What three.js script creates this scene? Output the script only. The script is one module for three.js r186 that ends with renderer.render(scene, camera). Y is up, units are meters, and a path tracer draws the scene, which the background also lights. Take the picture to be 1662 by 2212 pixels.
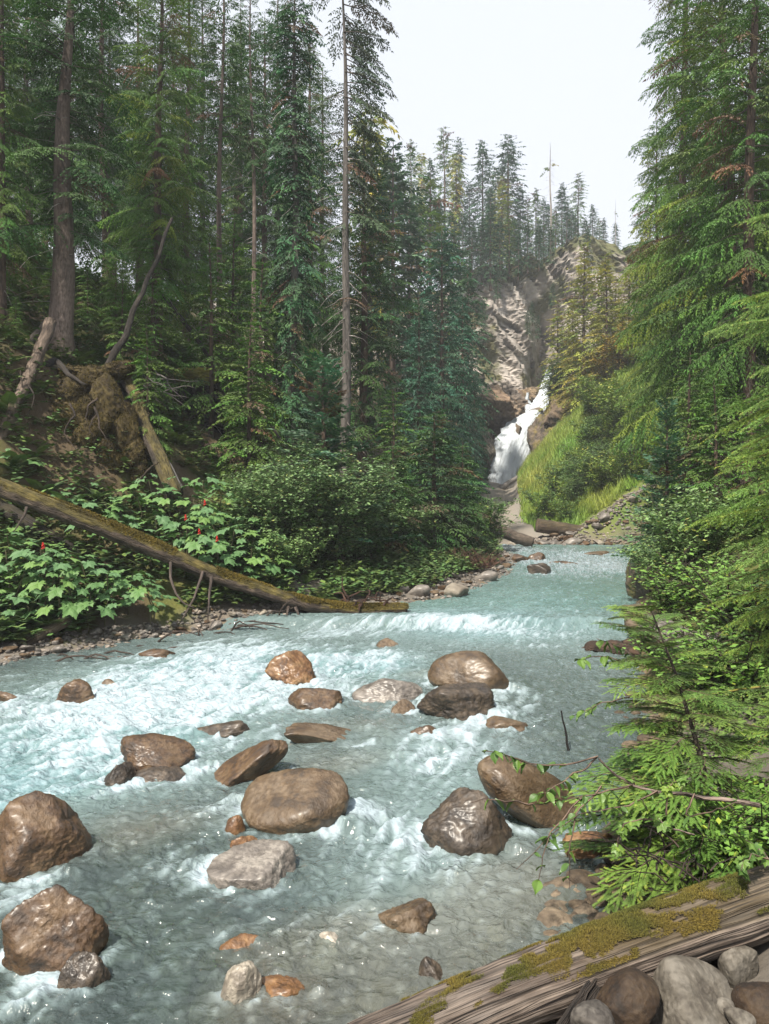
import * as THREE from 'three';
import { mergeVertices } from 'three/addons/utils/BufferGeometryUtils.js';

// ---------- camera, sky, sun, exposure ----------
const scene = new THREE.Scene();
const EYE = 2.6, FOCAL = 1580;                       // eye height over the near water; focal length in pixels of a 1662 x 2212 frame
const camera = new THREE.PerspectiveCamera(2 * Math.atan(1106 / FOCAL) * 180 / Math.PI, 769 / 1024, 0.1, 600);
camera.position.set(0, EYE, 0);
camera.lookAt(0, EYE, -10);
const renderer = new THREE.WebGLRenderer({ antialias: true });
renderer.toneMapping = THREE.LinearToneMapping;
renderer.toneMappingExposure = 2.3;
renderer.shadowMap.enabled = true;
const SUN = new THREE.Vector3(-0.34, 0.86, 0.38).normalize();
{
  const W = 256, H = 128, data = new Float32Array(W * H * 4), v = new THREE.Vector3();
  for (let j = 0; j < H; j++) for (let i = 0; i < W; i++) {
    const el = ((j + 0.5) / H - 0.5) * Math.PI, az = ((i + 0.5) / W - 0.5) * 2 * Math.PI;
    v.set(Math.cos(el) * Math.cos(az), Math.sin(el), Math.cos(el) * Math.sin(az));
    const up = Math.max(0, v.y), glow = Math.pow(Math.max(0, v.dot(SUN)), 6), k = (j * W + i) * 4;
    const b = 0.455 - 0.02 * up + 0.2 * glow;
    data[k] = b * (0.94 - 0.05 * up + 0.05 * glow); data[k + 1] = b * (0.97 - 0.02 * up + 0.01 * glow); data[k + 2] = b * 1.05; data[k + 3] = 1;
  }
  const sky = new THREE.DataTexture(data, W, H, THREE.RGBAFormat, THREE.FloatType);
  sky.mapping = THREE.EquirectangularReflectionMapping; sky.magFilter = THREE.LinearFilter; sky.needsUpdate = true;
  scene.background = sky; scene.environment = sky;
}
const sun = new THREE.DirectionalLight(0xfff5e6, 4.0);
sun.position.copy(SUN).multiplyScalar(120); sun.target.position.set(0, 0, -20);
sun.castShadow = true; sun.shadow.radius = 5; sun.shadow.mapSize.set(4096, 4096);
Object.assign(sun.shadow.camera, { left: -70, right: 70, top: 90, bottom: -60, near: 1, far: 300 });
scene.add(sun, sun.target);
scene.fog = new THREE.FogExp2(0xe8eef6, 0.0009);

// ---------- numbers ----------
function rngOf(seed) { let a = seed >>> 0; return () => { a = (a + 0x6D2B79F5) | 0; let t = Math.imul(a ^ (a >>> 15), 1 | a); t = (t + Math.imul(t ^ (t >>> 7), 61 | t)) ^ t; return ((t ^ (t >>> 14)) >>> 0) / 4294967296; }; }
const PERM = new Uint8Array(512); { const r = rngOf(77); const p = [...Array(256).keys()]; for (let i = 255; i > 0; i--) { const j = Math.floor(r() * (i + 1)); [p[i], p[j]] = [p[j], p[i]]; } for (let i = 0; i < 512; i++) PERM[i] = p[i & 255]; }
const fadeOf = (t) => t * t * t * (t * (t * 6 - 15) + 10);
const lerp = (a, b, t) => a + (b - a) * t, clamp = (x, a = 0, b = 1) => x < a ? a : x > b ? b : x;
const smooth = (a, b, x) => { const t = clamp((x - a) / (b - a)); return t * t * (3 - 2 * t); };
const GR = [1, 1, 0, -1, 1, 0, 1, -1, 0, -1, -1, 0, 1, 0, 1, -1, 0, 1, 1, 0, -1, -1, 0, -1, 0, 1, 1, 0, -1, 1, 0, 1, -1, 0, -1, -1];
function grad(h, x, y, z) { const k = (h % 12) * 3; return GR[k] * x + GR[k + 1] * y + GR[k + 2] * z; }
function noise(x, y, z = 0) {
  const X = Math.floor(x), Y = Math.floor(y), Z = Math.floor(z); x -= X; y -= Y; z -= Z;
  const u = fadeOf(x), v = fadeOf(y), w = fadeOf(z), a = X & 255, b = Y & 255, c = Z & 255, a1 = (X + 1) & 255, b1 = (Y + 1) & 255, c1 = (Z + 1) & 255;
  const P = PERM, A = P[a] + b, B = P[a1] + b, A0 = P[a], A1 = P[a1];
  const h000 = P[P[A0 + b] + c], h100 = P[P[A1 + b] + c], h010 = P[P[A0 + b1] + c], h110 = P[P[A1 + b1] + c], h001 = P[P[A0 + b] + c1], h101 = P[P[A1 + b] + c1], h011 = P[P[A0 + b1] + c1], h111 = P[P[A1 + b1] + c1];
  return lerp(lerp(lerp(grad(h000, x, y, z), grad(h100, x - 1, y, z), u), lerp(grad(h010, x, y - 1, z), grad(h110, x - 1, y - 1, z), u), v),
    lerp(lerp(grad(h001, x, y, z - 1), grad(h101, x - 1, y, z - 1), u), lerp(grad(h011, x, y - 1, z - 1), grad(h111, x - 1, y - 1, z - 1), u), v), w);
}
function fbm(x, y, z = 0, o = 4, g = 0.5) { let s = 0, a = 1, n = 0; for (let i = 0; i < o; i++) { s += a * noise(x, y, z); n += a; a *= g; x = x * 2.03 + 11.3; y = y * 2.03 + 4.7; z = z * 2.03 + 7.1; } return s / n; }
const ridged = (x, y, z, o = 4) => { let s = 0, a = 1, n = 0; for (let i = 0; i < o; i++) { s += a * (1 - 2 * Math.abs(noise(x, y, z))); n += a; a *= 0.5; x = x * 2.1 + 3.3; y = y * 2.1 + 8.1; z = z * 2.1 + 1.7; } return s / n; };
const V = (x, y, z) => new THREE.Vector3(x, y, z);
function table(rows) { return (d) => { if (d <= rows[0][0]) return rows[0][1]; for (let i = 1; i < rows.length; i++) if (d <= rows[i][0]) { const [a, p] = rows[i - 1], [b, q] = rows[i]; return lerp(p, q, (d - a) / (b - a)); } return rows[rows.length - 1][1]; }; }
// a point that lies in that direction from the viewpoint (px, py of the 1662 x 2212 frame) at that distance along the view axis
const at = (px, py, d) => V((px - 831) / FOCAL * d, EYE - (py - 1106) / FOCAL * d, -d);
const toX = (px, d) => (px - 831) / FOCAL * d, toY = (py, d) => EYE - (py - 1106) / FOCAL * d;

// ---------- the lie of the land ----------
const waterLevel = table([[0, 0], [7.5, 0], [10, 0.1], [13.5, 0.22], [14.5, 0.27], [14.8, 0.47], [24, 0.55], [36, 0.9], [37, 0.9], [75, 5.6], [200, 14]]);
const leftBank = table([[0, -14], [5, -11], [8, -9], [11.8, -6.2], [13.6, -4.6], [15.2, -2.4], [16.2, -0.2], [16.9, 0.4], [18, 1.5], [21, 2.7], [24.2, 4.0], [30, 5.3], [36, 5.4], [45, 6.6], [75, 11.6], [200, 20]]);
const rightBank = table([[0, 1.25], [3, 0.95], [4, 1.15], [5.6, 2.0], [6.8, 2.5], [9, 3.4], [13, 4.5], [15, 5.3], [20, 7], [26, 9.4], [31, 12], [35.5, 14.5], [37, 13], [38.5, 8.4], [45, 8.0], [75, 13.2], [200, 24]]);
const leftRise = table([[0, 0], [1.2, 0.22], [3, 0.85], [6, 2.3], [7.5, 4.1], [9, 5.9], [11, 7.9], [15, 11.2], [25, 16.5], [45, 22], [100, 28]]);
const rightRiseMid = table([[0, 0], [0.25, 0.5], [0.7, 1.1], [3, 2.4], [8, 6], [20, 14], [60, 30]]);
const rightRiseFar = table([[0, 0], [1.5, 0.25], [4, 1.6], [10, 6], [20, 12.5], [40, 22], [80, 34]]), rightRiseSteep = table([[0, 0], [1.5, 2.0], [4, 5.0], [10, 11], [20, 18], [40, 27], [80, 36]]);
const rightRiseNear = table([[0, 0], [0.8, 0.25], [2, 0.8], [5, 2.4], [20, 9], [60, 20]]);
function landHeight(x, z) {
  const d = Math.max(-z, -10), w = waterLevel(d), l = leftBank(d), r = rightBank(d), n = fbm(x * 0.35, z * 0.35, 3, 4);
  if (x < l) { const s = (l - x) * 0.86; return w + leftRise(s) + n * Math.min(1, s * 0.3) * (0.5 + s * 0.05) + 0.04 * noise(x * 3, z * 3, 9); }
  if (x > r) { const s = x - r, f = smooth(31, 39, d), m = smooth(7, 12, d); return w + lerp(lerp(rightRiseNear(s), rightRiseMid(s), m), lerp(rightRiseFar(s), rightRiseSteep(s), smooth(46, 60, d)), f) + n * Math.min(1, s * 0.4) * 0.5 + 0.04 * noise(x * 3, z * 3, 9); }
  const e = Math.min(x - l, r - x);
  return w - 0.42 * smooth(0, 1.3, e) + 0.10 * fbm(x * 1.3, z * 1.3, 5, 3) - 0.01;
}
// direction of a pixel that meets the water
function onWater(px, py) { const k = (py - 1106) / FOCAL; let d = 8; for (let i = 0; i < 60; i++) d = lerp(d, (EYE - waterLevel(d)) / k, 0.4); return V(toX(px, d), waterLevel(d), -d); }

// ---------- object helpers ----------
const taken = {};
function numbered(name) { const n = taken[name] = (taken[name] ?? -1) + 1; return n ? `${name}_${String(n).padStart(3, '0')}` : name; }
const shade = (o) => { o.castShadow = o.receiveShadow = true; return o; };
function tag(o, label, category, group) { o.userData.label = label; o.userData.category = category; if (group) o.userData.group = group; return o; }
function mesh(name, geo, mat, parent) { const m = shade(new THREE.Mesh(geo, mat)); m.name = parent === scene ? numbered(name) : name; parent.add(m); return m; }
function thing(name, label, category, group, pos) { const g = new THREE.Group(); g.name = numbered(name); scene.add(g); if (pos) g.position.copy(pos); return tag(g, label, category, group); }
const structure = (o) => { o.userData.kind = 'structure'; return o; }, stuff = (o) => { o.userData.kind = 'stuff'; return o; };

// soup of flat triangles with colours
class Soup {
  constructor() { this.p = []; this.c = []; }
  tri(a, b, c, k) { this.p.push(a.x, a.y, a.z, b.x, b.y, b.z, c.x, c.y, c.z); this.c.push(k[0], k[1], k[2], k[0], k[1], k[2], k[0], k[1], k[2]); }
  quad(a, b, c, d, k) { this.tri(a, b, c, k); this.tri(a, c, d, k); }
  add(o, m, k) { // a transformed copy of another soup, tinted
    const e = m.elements, s = o.p; for (let i = 0; i < s.length; i += 3) { const x = s[i], y = s[i + 1], z = s[i + 2]; this.p.push(e[0] * x + e[4] * y + e[8] * z + e[12], e[1] * x + e[5] * y + e[9] * z + e[13], e[2] * x + e[6] * y + e[10] * z + e[14]); }
    const c = o.c; if (k) for (let i = 0; i < c.length; i += 3) this.c.push(c[i] * k[0], c[i + 1] * k[1], c[i + 2] * k[2]); else for (let i = 0; i < c.length; i++) this.c.push(c[i]);
  }
  geo() { const g = new THREE.BufferGeometry(); g.setAttribute('position', new THREE.BufferAttribute(new Float32Array(this.p), 3)); g.setAttribute('color', new THREE.BufferAttribute(new Float32Array(this.c), 3)); return g; }
}
// a bent, tapered tube with uv in metres: points, radii, colour function
function tube(points, radii, sides = 8, opt = {}) {
  const n = points.length, pos = [], uv = [], col = [], idx = []; let along = 0, T = V(0, 0, 0), N = null;
  for (let i = 0; i < n; i++) {
    T.subVectors(points[Math.min(n - 1, i + 1)], points[Math.max(0, i - 1)]).normalize();
    if (!N) { N = Math.abs(T.y) < 0.9 ? V(0, 1, 0) : V(1, 0, 0); }
    N.addScaledVector(T, -N.dot(T)).normalize(); const B = V(0, 0, 0).crossVectors(T, N);
    if (i) along += points[i].distanceTo(points[i - 1]);
    for (let j = 0; j <= sides; j++) {
      const a = j / sides * Math.PI * 2, ca = Math.cos(a), sa = Math.sin(a), jj = j % sides;
      const f = opt.shape ? opt.shape(along, jj / sides * Math.PI * 2) : 1, r = radii[i] * f;
      const x = points[i].x + (N.x * ca + B.x * sa) * r, y = points[i].y + (N.y * ca + B.y * sa) * r, z = points[i].z + (N.z * ca + B.z * sa) * r;
      pos.push(x, y, z); uv.push(j / sides * radii[0] * 6.28, along);
      const k = opt.color ? opt.color(along, a, N.y * ca + B.y * sa, x, y, z, f) : [1, 1, 1]; col.push(k[0], k[1], k[2]);
    }
  }
  const w = sides + 1;
  for (let i = 0; i < n - 1; i++) for (let j = 0; j < sides; j++) { const a = i * w + j, b = a + 1, c = a + w, d = c + 1; idx.push(a, b, c, b, d, c); }
  if (opt.caps !== false) for (const e of [0, n - 1]) { const c = pos.length / 3, p = points[e]; pos.push(p.x, p.y, p.z); uv.push(0.5, 0.5); const k = opt.capColor || [0.2, 0.13, 0.07]; col.push(k[0], k[1], k[2]); for (let j = 0; j < sides; j++) e ? idx.push(c, e * w + j, e * w + j + 1) : idx.push(c, j + 1, j); }
  const g = new THREE.BufferGeometry(); g.setAttribute('position', new THREE.Float32BufferAttribute(pos, 3)); g.setAttribute('uv', new THREE.Float32BufferAttribute(uv, 2)); g.setAttribute('color', new THREE.Float32BufferAttribute(col, 3)); g.setIndex(idx); g.computeVertexNormals();
  // close the seam of the normals
  const nn = g.attributes.normal; for (let i = 0; i < n; i++) { const a = i * w, b = a + sides; const x = nn.getX(a) + nn.getX(b), y = nn.getY(a) + nn.getY(b), z = nn.getZ(a) + nn.getZ(b), q = 1 / Math.hypot(x, y, z); nn.setXYZ(a, x * q, y * q, z * q); nn.setXYZ(b, x * q, y * q, z * q); }
  return g;
}
function join(geos) { // indexed geometries with position, normal, uv, color
  const pos = [], nor = [], uv = [], col = [], idx = [];
  for (const g of geos) { const o = pos.length / 3; const P = g.attributes.position.array, N = g.attributes.normal.array, U = g.attributes.uv.array, C = g.attributes.color.array, I = g.index.array; for (const x of P) pos.push(x); for (const x of N) nor.push(x); for (const x of U) uv.push(x); for (const x of C) col.push(x); for (const x of I) idx.push(x + o); }
  const g = new THREE.BufferGeometry(); g.setAttribute('position', new THREE.Float32BufferAttribute(pos, 3)); g.setAttribute('normal', new THREE.Float32BufferAttribute(nor, 3)); g.setAttribute('uv', new THREE.Float32BufferAttribute(uv, 2)); g.setAttribute('color', new THREE.Float32BufferAttribute(col, 3)); g.setIndex(idx); return g;
}
function curvePoints(list, n, wob = 0, seed = 1) { const c = new THREE.CatmullRomCurve3(list), out = []; for (let i = 0; i <= n; i++) { const p = c.getPoint(i / n); if (wob) { const t = i / n * list.length * 1.7; p.x += wob * noise(t, seed, 0.5); p.y += wob * noise(t, seed + 9, 0.5); p.z += wob * noise(t, seed + 5, 3.5); } out.push(p); } return out; }
const mixC = (a, b, t) => [lerp(a[0], b[0], t), lerp(a[1], b[1], t), lerp(a[2], b[2], t)];
const mulC = (a, k) => [a[0] * k, a[1] * k, a[2] * k];

// ---------- textures ----------
function dataTex(w, h, fn, srgb) { const d = new Uint8Array(w * h * 4); for (let j = 0; j < h; j++) for (let i = 0; i < w; i++) { const v = fn(i, j), k = (j * w + i) * 4; if (typeof v === 'number') { d[k] = d[k + 1] = d[k + 2] = clamp(v) * 255; } else { d[k] = clamp(v[0]) * 255; d[k + 1] = clamp(v[1]) * 255; d[k + 2] = clamp(v[2]) * 255; } d[k + 3] = 255; }
  const t = new THREE.DataTexture(d, w, h); t.magFilter = t.minFilter = THREE.LinearFilter; t.wrapS = t.wrapT = THREE.RepeatWrapping; if (srgb) t.colorSpace = THREE.SRGBColorSpace; t.needsUpdate = true; return t; }
// noise that repeats: four shifted copies blended
function tiling(f, i, j, w, h) { const u = i / w, v = j / h; const a = f(i, j), b = f(i - w, j), c = f(i, j - h), d = f(i - w, j - h); return lerp(lerp(a, b, fadeOf(u)), lerp(c, d, fadeOf(u)), fadeOf(v)); }
const grainTex = dataTex(512, 512, (i, j) => tiling((x, y) => 0.5 + 0.32 * fbm(x / 60, y / 60, 1, 6, 0.62) + 0.3 * Math.max(0, ridged(x / 90, y / 90, 2, 3) - 0.55), i, j, 512, 512));
const barkTex = dataTex(512, 512, (i, j) => tiling((x, y) => { const wv = fbm(x / 70, y / 160, 4, 3) * 24; return 0.5 + 0.55 * ridged((x + wv) / 26, y / 150, 1.5, 3) * 0.6 + 0.22 * fbm(x / 9, y / 30, 5, 3); }, i, j, 512, 512));
const fibreTex = dataTex(512, 512, (i, j) => tiling((x, y) => { const wv = fbm(x / 90, y / 260, 4, 3) * 20; return 0.5 + 0.5 * fbm((x + wv) / 11, y / 220, 1.5, 4, 0.6) + 0.3 * ridged((x + wv) / 30, y / 400, 7, 2) * 0.5; }, i, j, 512, 512));
const fibreCol = dataTex(512, 512, (i, j) => tiling((x, y) => { const wv = fbm(x / 90, y / 260, 4, 3) * 26; const a = fbm((x + wv) / 7, y / 260, 1.5, 4, 0.65), b = ridged((x + wv) / 26, y / 420, 7, 3); return 0.75 + 0.42 * a - 0.3 * smooth(0.6, 0.95, b); }, i, j, 512, 512), true);
const mossTex = dataTex(256, 256, (i, j) => tiling((x, y) => 0.5 + 0.6 * fbm(x / 9, y / 9, 6, 3, 0.7), i, j, 256, 256));
const rep = (t, u, v = u) => { const c = t.clone(); c.repeat.set(u, v); c.needsUpdate = true; return c; };

// ---------- materials ----------
const M = {};
const vc = (o) => new THREE.MeshStandardMaterial({ vertexColors: true, roughness: 0.9, ...o });
const leafy = (o) => new THREE.MeshPhysicalMaterial({ vertexColors: true, roughness: 0.75, transmission: 0.3, thickness: 0, side: THREE.DoubleSide, specularIntensity: 0.5, ...o });
M.land = vc({ bumpMap: rep(grainTex, 1.2), bumpScale: 0.05, roughness: 0.95 });
M.wetRock = new THREE.MeshPhysicalMaterial({ vertexColors: true, roughness: 0.65, clearcoat: 0.4, clearcoatRoughness: 0.33, bumpMap: rep(grainTex, 3), bumpScale: 0.03 });
M.dryRock = vc({ roughness: 0.8, bumpMap: rep(grainTex, 2.2), bumpScale: 0.02 });
M.cliff = vc({ roughness: 0.95, bumpMap: rep(grainTex, 0.25), bumpScale: 0.25 });
const barkCol = dataTex(512, 512, (i, j) => tiling((x, y) => { const wv = fbm(x / 70, y / 160, 4, 3) * 24; return 0.74 + 0.34 * ridged((x + wv) / 26, y / 150, 1.5, 3) + 0.4 * fbm(x / 9, y / 40, 5, 4, 0.6) + 0.25 * fbm(x / 60, y / 60, 8, 2); }, i, j, 512, 512), true);
M.bark = vc({ map: rep(barkCol, 1.1, 0.6), bumpMap: rep(barkCol, 1.1, 0.6), bumpScale: 0.05, roughness: 0.95 });
M.wood = vc({ map: rep(fibreCol, 1.6, 0.6), bumpMap: rep(fibreCol, 1.6, 0.6), bumpScale: 0.03, roughness: 0.85 });
M.moss = vc({ bumpMap: rep(mossTex, 5), bumpScale: 0.025, roughness: 1 });
M.needles = leafy({ roughness: 0.8, transmission: 0.35 });
M.leaf = leafy({ roughness: 0.4, transmission: 0.35, specularIntensity: 0.8 });

// ================= SETTING =================
// ---------- ground ----------
{
  const ds = [], xs = []; for (let i = 0; i <= 250; i++) { const t = i / 250; ds.push(-6 + 20 * t + 92 * t * t); } for (let i = -130; i <= 130; i++) { const t = i / 130; xs.push(t * 26 + 56 * t * t * t); }
  const pos = [], col = [], uv = [], idx = [], w = xs.length;
  for (const d of ds) for (const x0 of xs) {
    const x = x0 + 0.08 * d, z = -d, y = landHeight(x, z); pos.push(x, y, z); uv.push(x, z);
    const l = leftBank(d), r = rightBank(d), n = fbm(x * 0.6, z * 0.6, 8, 4), n2 = fbm(x * 2.2, z * 2.2, 2, 3);
    let c; const gravel = mixC([0.09, 0.076, 0.06], [0.155, 0.138, 0.115], clamp(0.5 + n2)), litter = mixC([0.045, 0.032, 0.018], [0.085, 0.06, 0.03], clamp(0.5 + n2)), moss = mixC([0.05, 0.065, 0.014], [0.10, 0.10, 0.02], clamp(0.5 + n2)), grass = mixC([0.08, 0.13, 0.025], [0.15, 0.16, 0.04], clamp(0.5 + n * 1.4));
    if (x < l) { const s = l - x; c = mixC(gravel, mixC(litter, moss, smooth(-0.05, 0.25, n)), smooth(d > 16 ? 2.2 : 0.7, d > 16 ? 3.6 : 1.4, s + n * 1.5)); }
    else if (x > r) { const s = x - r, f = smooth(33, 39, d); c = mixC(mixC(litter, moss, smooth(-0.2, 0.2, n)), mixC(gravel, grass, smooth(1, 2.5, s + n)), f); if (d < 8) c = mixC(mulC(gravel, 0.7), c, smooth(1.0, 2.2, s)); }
    else c = mixC([0.075, 0.055, 0.03], [0.2, 0.15, 0.085], clamp(0.5 + n2 * 1.2));
    if (d > 38 && x > l - 1 && x < r + 0.6) c = mixC(c, [0.22, 0.2, 0.17], 0.8);
    col.push(...c);
  }
  for (let i = 0; i < ds.length - 1; i++) for (let j = 0; j < w - 1; j++) { const a = i * w + j; idx.push(a, a + 1, a + w, a + 1, a + w + 1, a + w); }
  const g = new THREE.BufferGeometry(); g.setAttribute('position', new THREE.Float32BufferAttribute(pos, 3)); g.setAttribute('uv', new THREE.Float32BufferAttribute(uv, 2)); g.setAttribute('color', new THREE.Float32BufferAttribute(col, 3)); g.setIndex(idx); g.computeVertexNormals();
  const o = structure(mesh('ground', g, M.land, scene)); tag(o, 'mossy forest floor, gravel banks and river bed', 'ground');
}
console.log('ground');

// ---------- boulder shapes ----------
// a convex lump cut by random planes with rounded edges, then roughened
function rockGeo(seed, detail, o = {}) {
  const r = rngOf(seed), K = (o.planes ?? 11) + (o.crag ? 15 : 0), P = [], k = o.sharp ?? (o.crag ? 26 : 17);
  for (let i = 0; i < K; i++) { const u = r() * 2 - 1, a = r() * 6.283, s = Math.sqrt(1 - u * u); P.push([s * Math.cos(a), u, s * Math.sin(a), 0.54 + r() * 0.44]); }
  for (const q of o.cuts ?? []) { const n = Math.hypot(q[0], q[1], q[2]); P.push([q[0] / n, q[1] / n, q[2] / n, q[3]]); }
  let g = new THREE.IcosahedronGeometry(1, detail); g.deleteAttribute('normal'); g.deleteAttribute('uv'); g = mergeVertices(g, 1e-5);
  const p = g.attributes.position, sx = seed * 1.37, rough = o.rough ?? 0.08;
  for (let i = 0; i < p.count; i++) {
    const x = p.getX(i), y = p.getY(i), z = p.getZ(i); let s = Math.exp(-k * 1.15);
    for (const q of P) { const t = x * q[0] + y * q[1] + z * q[2]; if (t > 0.05) s += Math.exp(-k * q[3] / t); }
    let R = -Math.log(s) / k; R = clamp(R, 0.35, 1.3);
    R *= 1 + rough * (1.6 * fbm(x * 1.7 + sx, y * 1.7, z * 1.7, 3) + 0.8 * fbm(x * 6 + sx, y * 6, z * 6, 4)) + 0.035 * fbm(x * 14 + sx, y * 14, z * 14, 3) * (o.crag ? 1.6 : 0.7);
    p.setXYZ(i, x * R, y * R, z * R);
  }
  return g;
}
// turn, scale to a box, move, colour
function fitRock(g, box, turn, col, pre) {
  if (pre) g.scale(...pre); g.applyMatrix4(new THREE.Matrix4().makeRotationFromEuler(new THREE.Euler(...turn))); g.computeBoundingBox();
  const b = g.boundingBox, s = b.getSize(V(0, 0, 0)), c = b.getCenter(V(0, 0, 0)), p = g.attributes.position, n = p.count, uv = new Float32Array(n * 2), co = new Float32Array(n * 3);
  for (let i = 0; i < n; i++) {
    const x = (p.getX(i) - c.x) / s.x * box[0], y = (p.getY(i) - c.y) / s.y * box[1], z = (p.getZ(i) - c.z) / s.z * box[2]; p.setXYZ(i, x, y, z);
    const k = col(x, y, z); co[i * 3] = k[0]; co[i * 3 + 1] = k[1]; co[i * 3 + 2] = k[2];
  }
  g.setAttribute('uv', new THREE.BufferAttribute(uv, 2)); g.setAttribute('color', new THREE.BufferAttribute(co, 3)); g.computeVertexNormals();
  g = g.toNonIndexed(); const q = g.attributes.position, u2 = g.attributes.uv, A = V(0, 0, 0), Bv = V(0, 0, 0), C = V(0, 0, 0);
  for (let i = 0; i < q.count; i += 3) { // each face takes the plane it lies nearest to
    A.fromBufferAttribute(q, i); Bv.fromBufferAttribute(q, i + 1).sub(A); C.fromBufferAttribute(q, i + 2).sub(A); Bv.cross(C); const ax = Math.abs(Bv.x), ay = Math.abs(Bv.y), az = Math.abs(Bv.z);
    for (let k = i; k < i + 3; k++) { const x = q.getX(k), y = q.getY(k), z = q.getZ(k); if (ay >= ax && ay >= az) u2.setXY(k, x, z); else if (ax >= az) u2.setXY(k, z + 3.1, y + 1.7); else u2.setXY(k, x + 5.3, y + 0.9); }
  }
  return g;
}
const ROCK = {
  brown: [[0.017, 0.009, 0.0035], [0.056, 0.029, 0.0105], [0.098, 0.06, 0.028]], tan: [[0.027, 0.016, 0.007], [0.071, 0.044, 0.02], [0.112, 0.08, 0.048]], dark: [[0.010, 0.007, 0.005], [0.032, 0.022, 0.013], [0.072, 0.053, 0.035]],
  grey: [[0.055, 0.047, 0.040], [0.125, 0.11, 0.095], [0.21, 0.19, 0.165]], pale: [[0.12, 0.10, 0.078], [0.22, 0.195, 0.155], [0.33, 0.3, 0.25]], rust: [[0.035, 0.014, 0.004], [0.12, 0.056, 0.017], [0.19, 0.11, 0.048]],
};
function rockColor(kind, seed, scale = 1) {
  const [a, b, c] = ROCK[kind], f = 2.2 / scale, s = seed * 3.1;
  return (x, y, z) => { const n = fbm(x * f + s, y * f, z * f, 4), m = fbm(x * f * 5 + s, y * f * 5, z * f * 5, 3), v = noise((x + y * 1.8 + z * 0.6) * f * 3 + s, z * f * 0.7, 4.4); const h = n + 0.4 * m; let k = mixC(mixC(b, c, 0.8 * smooth(0.0, 0.25, h)), a, 0.7 * smooth(-0.05, -0.3, h)); k = mulC(k, 1 + 0.5 * m + 0.22 * v); return k; };
}
const rocks = []; // in the river: x, z, half width, half depth, height of the top
// px: middle, pyBase: where the front meets the water, wpx: width, topPy: top, in the 1662 x 2212 frame
function boulder(px, pyBase, wpx, topPy, o) {
  const f = onWater(px, pyBase); let d = -f.z; const a0 = wpx / 2 / FOCAL * d, b = (o.depth ?? 0.8) * a0; d += b * 0.85;
  const x = toX(px, d), a = wpx / 2 / FOCAL * d, w = waterLevel(d), top = Math.max(w + 0.03, toY(topPy, d + (o.back ?? 0.15) * b)), sink = o.sink ?? 0.22, h = top - w + sink;
  const g = fitRock(rockGeo(o.seed, o.detail ?? 22, o), [2 * a, h, 2 * b], o.turn ?? [0, o.seed * 1.7, 0], rockColor(o.kind, o.seed, Math.max(0.4, a)), o.pre);
  const m = mesh(o.name ?? 'boulder', g, o.dry ? M.dryRock : M.wetRock, scene); m.position.set(x, top - h / 2, -d); tag(m, o.label, o.category ?? 'boulder', o.group);
  if (!o.calm) rocks.push([x, -d, a, b, top - w]);
  return m;
}
const G1 = 'boulders in the river';
boulder(80, 1898, 214, 1712, { seed: 3, kind: 'brown', depth: 0.85, planes: 7, turn: [0.1, 0.5, 0.12], cuts: [[0.3, 0.8, 0.5, 0.72]], label: 'large tan and orange boulder cut by the left edge of the picture', group: G1 });
boulder(128, 2105, 208, 1905, { seed: 14, kind: 'brown', depth: 0.8, crag: 0.05, planes: 8, turn: [0.2, 1.1, -0.1], cuts: [[0, 0.5, 1, 0.7]], label: 'big craggy brown boulder lowest at the left, with white streaks', group: G1 });
boulder(185, 2140, 110, 2050, { seed: 15, kind: 'dark', depth: 0.8, planes: 7, crag: 0.06, label: 'dark broken rock at the foot of the big craggy boulder', group: G1 });
boulder(338, 1672, 166, 1586, { seed: 21, kind: 'brown', depth: 0.75, planes: 5, sharp: 6, turn: [0, 0.2, -0.24], pre: [1.5, 0.85, 1], sink: 0.02, label: 'smooth oval brown boulder perched on a lower wet rock', group: G1 });
boulder(262, 1700, 70, 1642, { seed: 23, kind: 'dark', depth: 1.3, planes: 7, crag: 0.05, label: 'small wet ledge of rock under the perched oval boulder', group: G1 });
boulder(350, 1690, 130, 1650, { seed: 29, kind: 'dark', depth: 0.9, planes: 6, label: 'low dark rock holding up the perched oval boulder', group: G1 });
boulder(531, 1692, 184, 1592, { seed: 31, kind: 'brown', depth: 0.62, planes: 5, sharp: 10, turn: [0.2, 0.25, 0.5], pre: [1.8, 0.75, 0.9], cuts: [[0.2, -0.3, 1, 0.62], [-0.3, 1, 0.1, 0.6]], label: 'slanting wedge of brown rock with a dark undercut face', group: G1 });
boulder(637, 1796, 240, 1663, { seed: 41, kind: 'tan', depth: 0.8, planes: 5, sharp: 6, rough: 0.04, turn: [0.1, 0.4, 0.05], cuts: [[0, 1, 0.4, 0.72]], label: 'broad smooth rounded boulder, the largest in mid stream', group: G1 });
boulder(546, 1916, 186, 1832, { seed: 51, kind: 'grey', depth: 0.8, planes: 6, cuts: [[-0.1, 1, 0.15, 0.42]], turn: [0, 0.2, 0.06], label: 'low flat wet slab with a cracked grey top', group: G1 });
boulder(508, 1795, 46, 1757, { seed: 53, kind: 'rust', depth: 1, detail: 12, label: 'small reddish rock against the left of the largest boulder', group: G1 });
boulder(528, 1832, 60, 1800, { seed: 54, kind: 'rust', depth: 1, detail: 12, label: 'small rusty rock between the largest boulder and the slab', group: G1 });
boulder(168, 1516, 96, 1463, { seed: 61, kind: 'brown', depth: 0.8, planes: 6, sharp: 6, label: 'rounded brown boulder alone in the white chute at left', group: G1 });
boulder(630, 1478, 112, 1405, { seed: 71, kind: 'rust', depth: 0.75, planes: 8, crag: 0.06, rough: 0.09, label: 'craggy rust-orange boulder with water pouring round it', group: G1 });
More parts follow.
